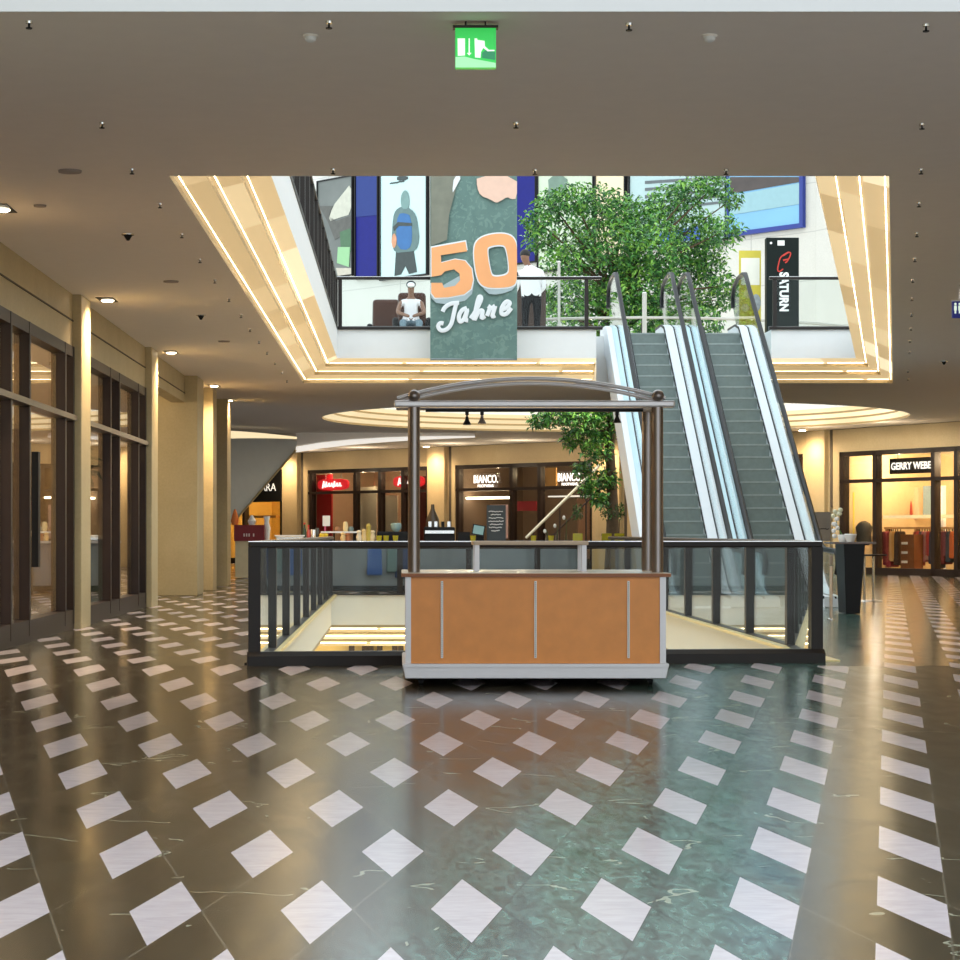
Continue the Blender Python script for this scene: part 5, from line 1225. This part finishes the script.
b = MB(); b.lathe((ox, Y + .2, .965), [(.05, 0), (.075, .08), (.07, .10), (.055, .09)], 14); b.build('pot', WHITE, root, smooth=True)
b = MB(); b.tube([(ox, Y + .2, 1.03), (ox - .08, Y + .2, 1.2), (ox - .1, Y + .2, 1.36), (ox - .04, Y + .2, 1.4)], .006, 6); b.build('stem', LEAF[0], root)
for dx, dz in ((-.12, .06), (-.13, .13), (-.08, .17), (-.12, .22), (-.09, .29), (-.14, .33), (-.06, .36), (-.04, .41), (-.11, .39)):
    b = MB(); b.ball((ox + dx, Y + .17, .985 + dz), .034, 8, sy=.5, sx=R.uniform(.8, 1.3)); b.build('flower', WHITE if dz < .3 else mat('cream_petals', (.75, .75, .55), .6), root, smooth=True)
b = MB(); b.lathe((xx(852, Y), Y + .1, .965), [(.05, 0), (.085, .1), (.075, .11), (.06, .1)], 14); tag(b.build('flower_bowl', WHITE, smooth=True), 'white bowl right of the orchid on the black pedestal', 'bowl')
Y = 42.5
root = thing('notice_board', 'grey notice board on a post right of the escalators', 'sign', (xx(823, Y), Y, 0))
b = MB(); b.box(xx(814, Y), Y, zz(541, Y), xx(831, Y), Y + .05, zz(512, Y)); b.build('board', mat('board_grey', (.40, .38, .35), .5), root)
b = MB(); b.cyl((xx(831.5, Y), Y, 0), (xx(831.5, Y), Y, zz(507, Y)), .02, 10); b.cyl((xx(815, Y), Y, 0), (xx(815, Y), Y, zz(541, Y)), .02, 10); b.build('post', mat('post_gold', (.6, .5, .3), .4, .4), root)
b = MB(); b.tube([(xx(817.5 + 11 * i / 14, Y), Y - .006, zz(528.8 + R.uniform(-.6, .6), Y)) for i in range(15)], .008, 5); b.build('line_of_writing', BLACK, root)
Y = 35
for u, lab in ((869, 'small silver legged bistro table in front of the clothes shop door'),):
    root = thing('bistro_table', lab, 'table', (xx(u, Y), Y, 0))
    b = MB(); b.lathe((xx(u, Y), Y, .72), [(.28, 0), (.28, .025)], 20); b.build('table_top', BLACK, root)
    for dx in (-.07, .07): b = MB(); b.cyl((xx(u, Y) + dx, Y, .02), (xx(u, Y) + dx, Y, .72), .02, 8); b.build('leg', CHROME, root)
    b = MB(); b.lathe((xx(u, Y), Y, 0), [(.22, 0), (.2, .02)], 18); b.build('foot', CHROME, root)
# mannequin like figure in the window beside the clothes shop door: dark jacket on stand
Yw = W2
root = thing('jacket_stand', 'dark grey jacket on a dress form in the narrow left pane of the clothes shop', 'dress form', W2.w(s2(864, -.5), -.5, 0))
b = W2.mb(); b.lathe((s2(864, -.5), -.5, .75), [(.12, 0), (.2, .06), (.19, .3), (.22, .48), (.15, .58), (.05, .64)], 14); b.build('jacket', coat('charcoal_jacket', (46, 44, 44)), root, smooth=True)
b = W2.mb(); b.cyl((s2(864, -.5), -.5, .03), (s2(864, -.5), -.5, .8), .03, 8); b.lathe((s2(864, -.5), -.5, .02), [(.2, 0), (.18, .02)], 14); b.build('stand', rackm, root)
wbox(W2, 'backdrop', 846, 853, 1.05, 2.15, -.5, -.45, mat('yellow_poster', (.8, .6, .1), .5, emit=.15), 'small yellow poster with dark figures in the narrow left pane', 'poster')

# ------------------------------------------------------------------ things behind the left windows
def lbox(name, x0, x1, y0, y1, z0, z1, m, lab=None, cat=None, parent=None, group=None):
    o = MB().box(x0, y0, z0, x1, y1, z1).build(name, m, parent, bevel=.01)
    if lab: tag(o, lab, cat, group)
    return o
sh = thing('shelf_unit', 'wooden shelf unit against the back wall of the nearest left shop', 'shelf', (-7.6, 24.4, 0))
SW = mat('shelf_oak', (.42, .24, .10), .5)
lbox('frame', -8.6, -4.6, 24.7, 25.1, 0.02, .12, SW, parent=sh)
for z in (.75, 1.35, 1.95): lbox('shelf_board', -8.6, -4.6, 24.6, 25.1, z, z + .05, SW, parent=sh)
for x in (-8.6, -7.3, -6.0, -4.7): lbox('upright', x, x + .06, 24.6, 25.1, .02, 2.4, SW, parent=sh)
cols = [(200, 60, 50), (230, 200, 150), (60, 60, 70), (180, 140, 90), (235, 230, 220), (120, 50, 40), (90, 110, 100)]
for z in (.80, 1.40, 2.0):
    for i in range(9):
        x = -8.4 + i * .41
        if abs((x + 8.6) % 1.3) < .08: continue
        hgt = R.uniform(.14, .34); ci = R.randrange(7)
        tag(MB().lathe((x + .1, 24.85, z), [(.07, 0), (.09, hgt * .5), (.06, hgt * .9), (.03, hgt)], 10).build('vase', coat('vase_%d' % ci, cols[ci]), smooth=True), 'small vase on the shelf unit in the nearest left shop', 'vase', 'vases in the nearest left shop')
rk = thing('wire_rack', 'black wire rack with round silver discs inside the nearest left shop', 'rack', (-4.55, 23.3, 0))
for x in (-4.8, -4.3): MB().cyl((x, 23.3, .02), (x, 23.3, .95), .025, 8).build('upright', BLACK, rk)
for j in range(6):
    MB().box(-4.85, 23.2, .08 + .15 * j, -4.25, 23.4, .1 + .15 * j).build('tray', BLACK, rk)
    for x in (-4.72, -4.55, -4.38): MB().ball((x, 23.17, .17 + .15 * j), .05, 10, sy=.4).build('disc', CHROME, rk, smooth=True)
ct = thing('shop_counter', 'teal counter with a pale top inside the second left shop', 'counter', (-5.2, 31, 0))
lbox('counter_body', -7.5, -4.1, 30.8, 31.6, .02, 1.0, mat('teal_counter', (.10, .16, .14), .4), parent=ct); lbox('counter_top', -7.6, -4.05, 30.7, 31.7, 1.0, 1.05, mat('counter_pale', (.6, .55, .42), .3), parent=ct)
hp = thing('hanging_plant', 'dark leafy plant standing on the teal counter behind second left window', 'potted plant', (-4.6, 31.0, 1.05))
MB().lathe((-4.6, 31.0, 1.05), [(.08, 0), (.12, .2)], 12).build('pot', BLACK, hp); MB().tube([(-4.6, 31.0, 1.2), (-4.6, 31.0, 1.9)], .02, 6).build('stem', BARK, hp)
b = MB(); leaves(b, (-4.6, 31.0, 2.0), .32, .3, .3, 260, .16); tag(b.build('foliage', [LEAF[2]] * 3, hp, recalc=False), kind='stuff')
sh = thing('display_table', 'brown display table inside the nearest left shop door', 'table', (-5.6, 20.5, 0))
lbox('table_top', -6.4, -4.8, 19.8, 21.2, .72, .78, SW, parent=sh)
for x in (-6.35, -4.9):
    for y in (19.85, 21.1): lbox('leg', x, x + .06, y, y + .06, .02, .72, SW, parent=sh)

# ------------------------------------------------------------------ light
lamp('POINT', 'shop_lamp', (-5.8, 18, 2.9), 90, (1, .75, .45), .06); lamp('POINT', 'shop_lamp', (-5.8, 22.5, 2.9), 110, (1, .75, .45), .06)
lamp('POINT', 'shop_lamp', (-5.8, 29, 2.9), 110, (1, .78, .48), .06)
lamp('POINT', 'niche_lamp', (-4.6, 40.0, 3.4), 60, (1, .6, .3), .1)
lamp('POINT', 'passage_lamp', (-5.6, 35.5, 3.3), 60, (1, .75, .45), .15)
def slamp(W, u, d_, z, e_, col=(1, .78, .48)): lamp('POINT', 'shop_lamp', W.w(W.s_(u), d_, z), e_, col, .05)
slamp(W1, 262, -1.5, 2.9, 110, (1, .75, .35)); slamp(W1, 343, -.9, 2.9, 25); slamp(W1, 325, -.26, 2.92, 10); slamp(W1, 367, -.26, 2.92, 16); slamp(W1, 390, -.26, 2.92, 10); slamp(W1, 415, -.8, 2.9, 10)
slamp(W1, 480, -.8, 2.9, 22); slamp(W1, 524, -.8, 2.9, 18); slamp(W1, 566, -.8, 2.9, 35)
for W_, u_ in ((W1, 340), (W1, 400), (W1, 490), (W1, 560), (W2, 860), (W2, 930)): lamp('POINT', 'added_hall_fill', W_.w(W_.s_(u_), 1.7, 3.2), 20, (1, .82, .58), 0)  # unseen points added before the far shops to brighten the wall headers
slamp(W2, 856, -1.4, 2.9, 45); slamp(W2, 900, -.7, 2.9, 85); slamp(W2, 940, -.7, 2.9, 85); slamp(W2, 970, -1, 2.9, 60)
lamp('AREA', 'lower_lamp', (1.2, 43, -1.0), 500, (1, .8, .45), 5)

w = bpy.data.worlds.new('sky'); sc.world = w; w.use_nodes = True
bg = w.node_tree.nodes['Background']; bg.inputs[0].default_value = (.86, .95, 1, 1); bg.inputs[1].default_value = 1.25

cam = bpy.data.cameras.new('camera'); cam.sensor_width = 36; cam.sensor_fit = 'HORIZONTAL'; cam.lens = F / 960 * 36
cam.shift_x = (480 - CX) / 960; cam.shift_y = (HY - 480) / 960; cam.clip_start = .05; cam.clip_end = 300
co = bpy.data.objects.new('camera', cam); C.objects.link(co); co.location = (0, 0, EYE); co.rotation_euler = (PI / 2, 0, 0)
sc.camera = co
sc.view_settings.view_transform = 'Standard'; sc.view_settings.look = 'None'; sc.view_settings.gamma = 1
sc.view_settings.use_curve_mapping = False; sc.view_settings.exposure = 0.75
sc.cycles.use_denoising = True
sc.cycles.max_bounces = 10; sc.cycles.diffuse_bounces = 5; sc.cycles.glossy_bounces = 4; sc.cycles.transparent_max_bounces = 24; sc.cycles.transmission_bounces = 6
sc.cycles.sample_clamp_indirect = 6
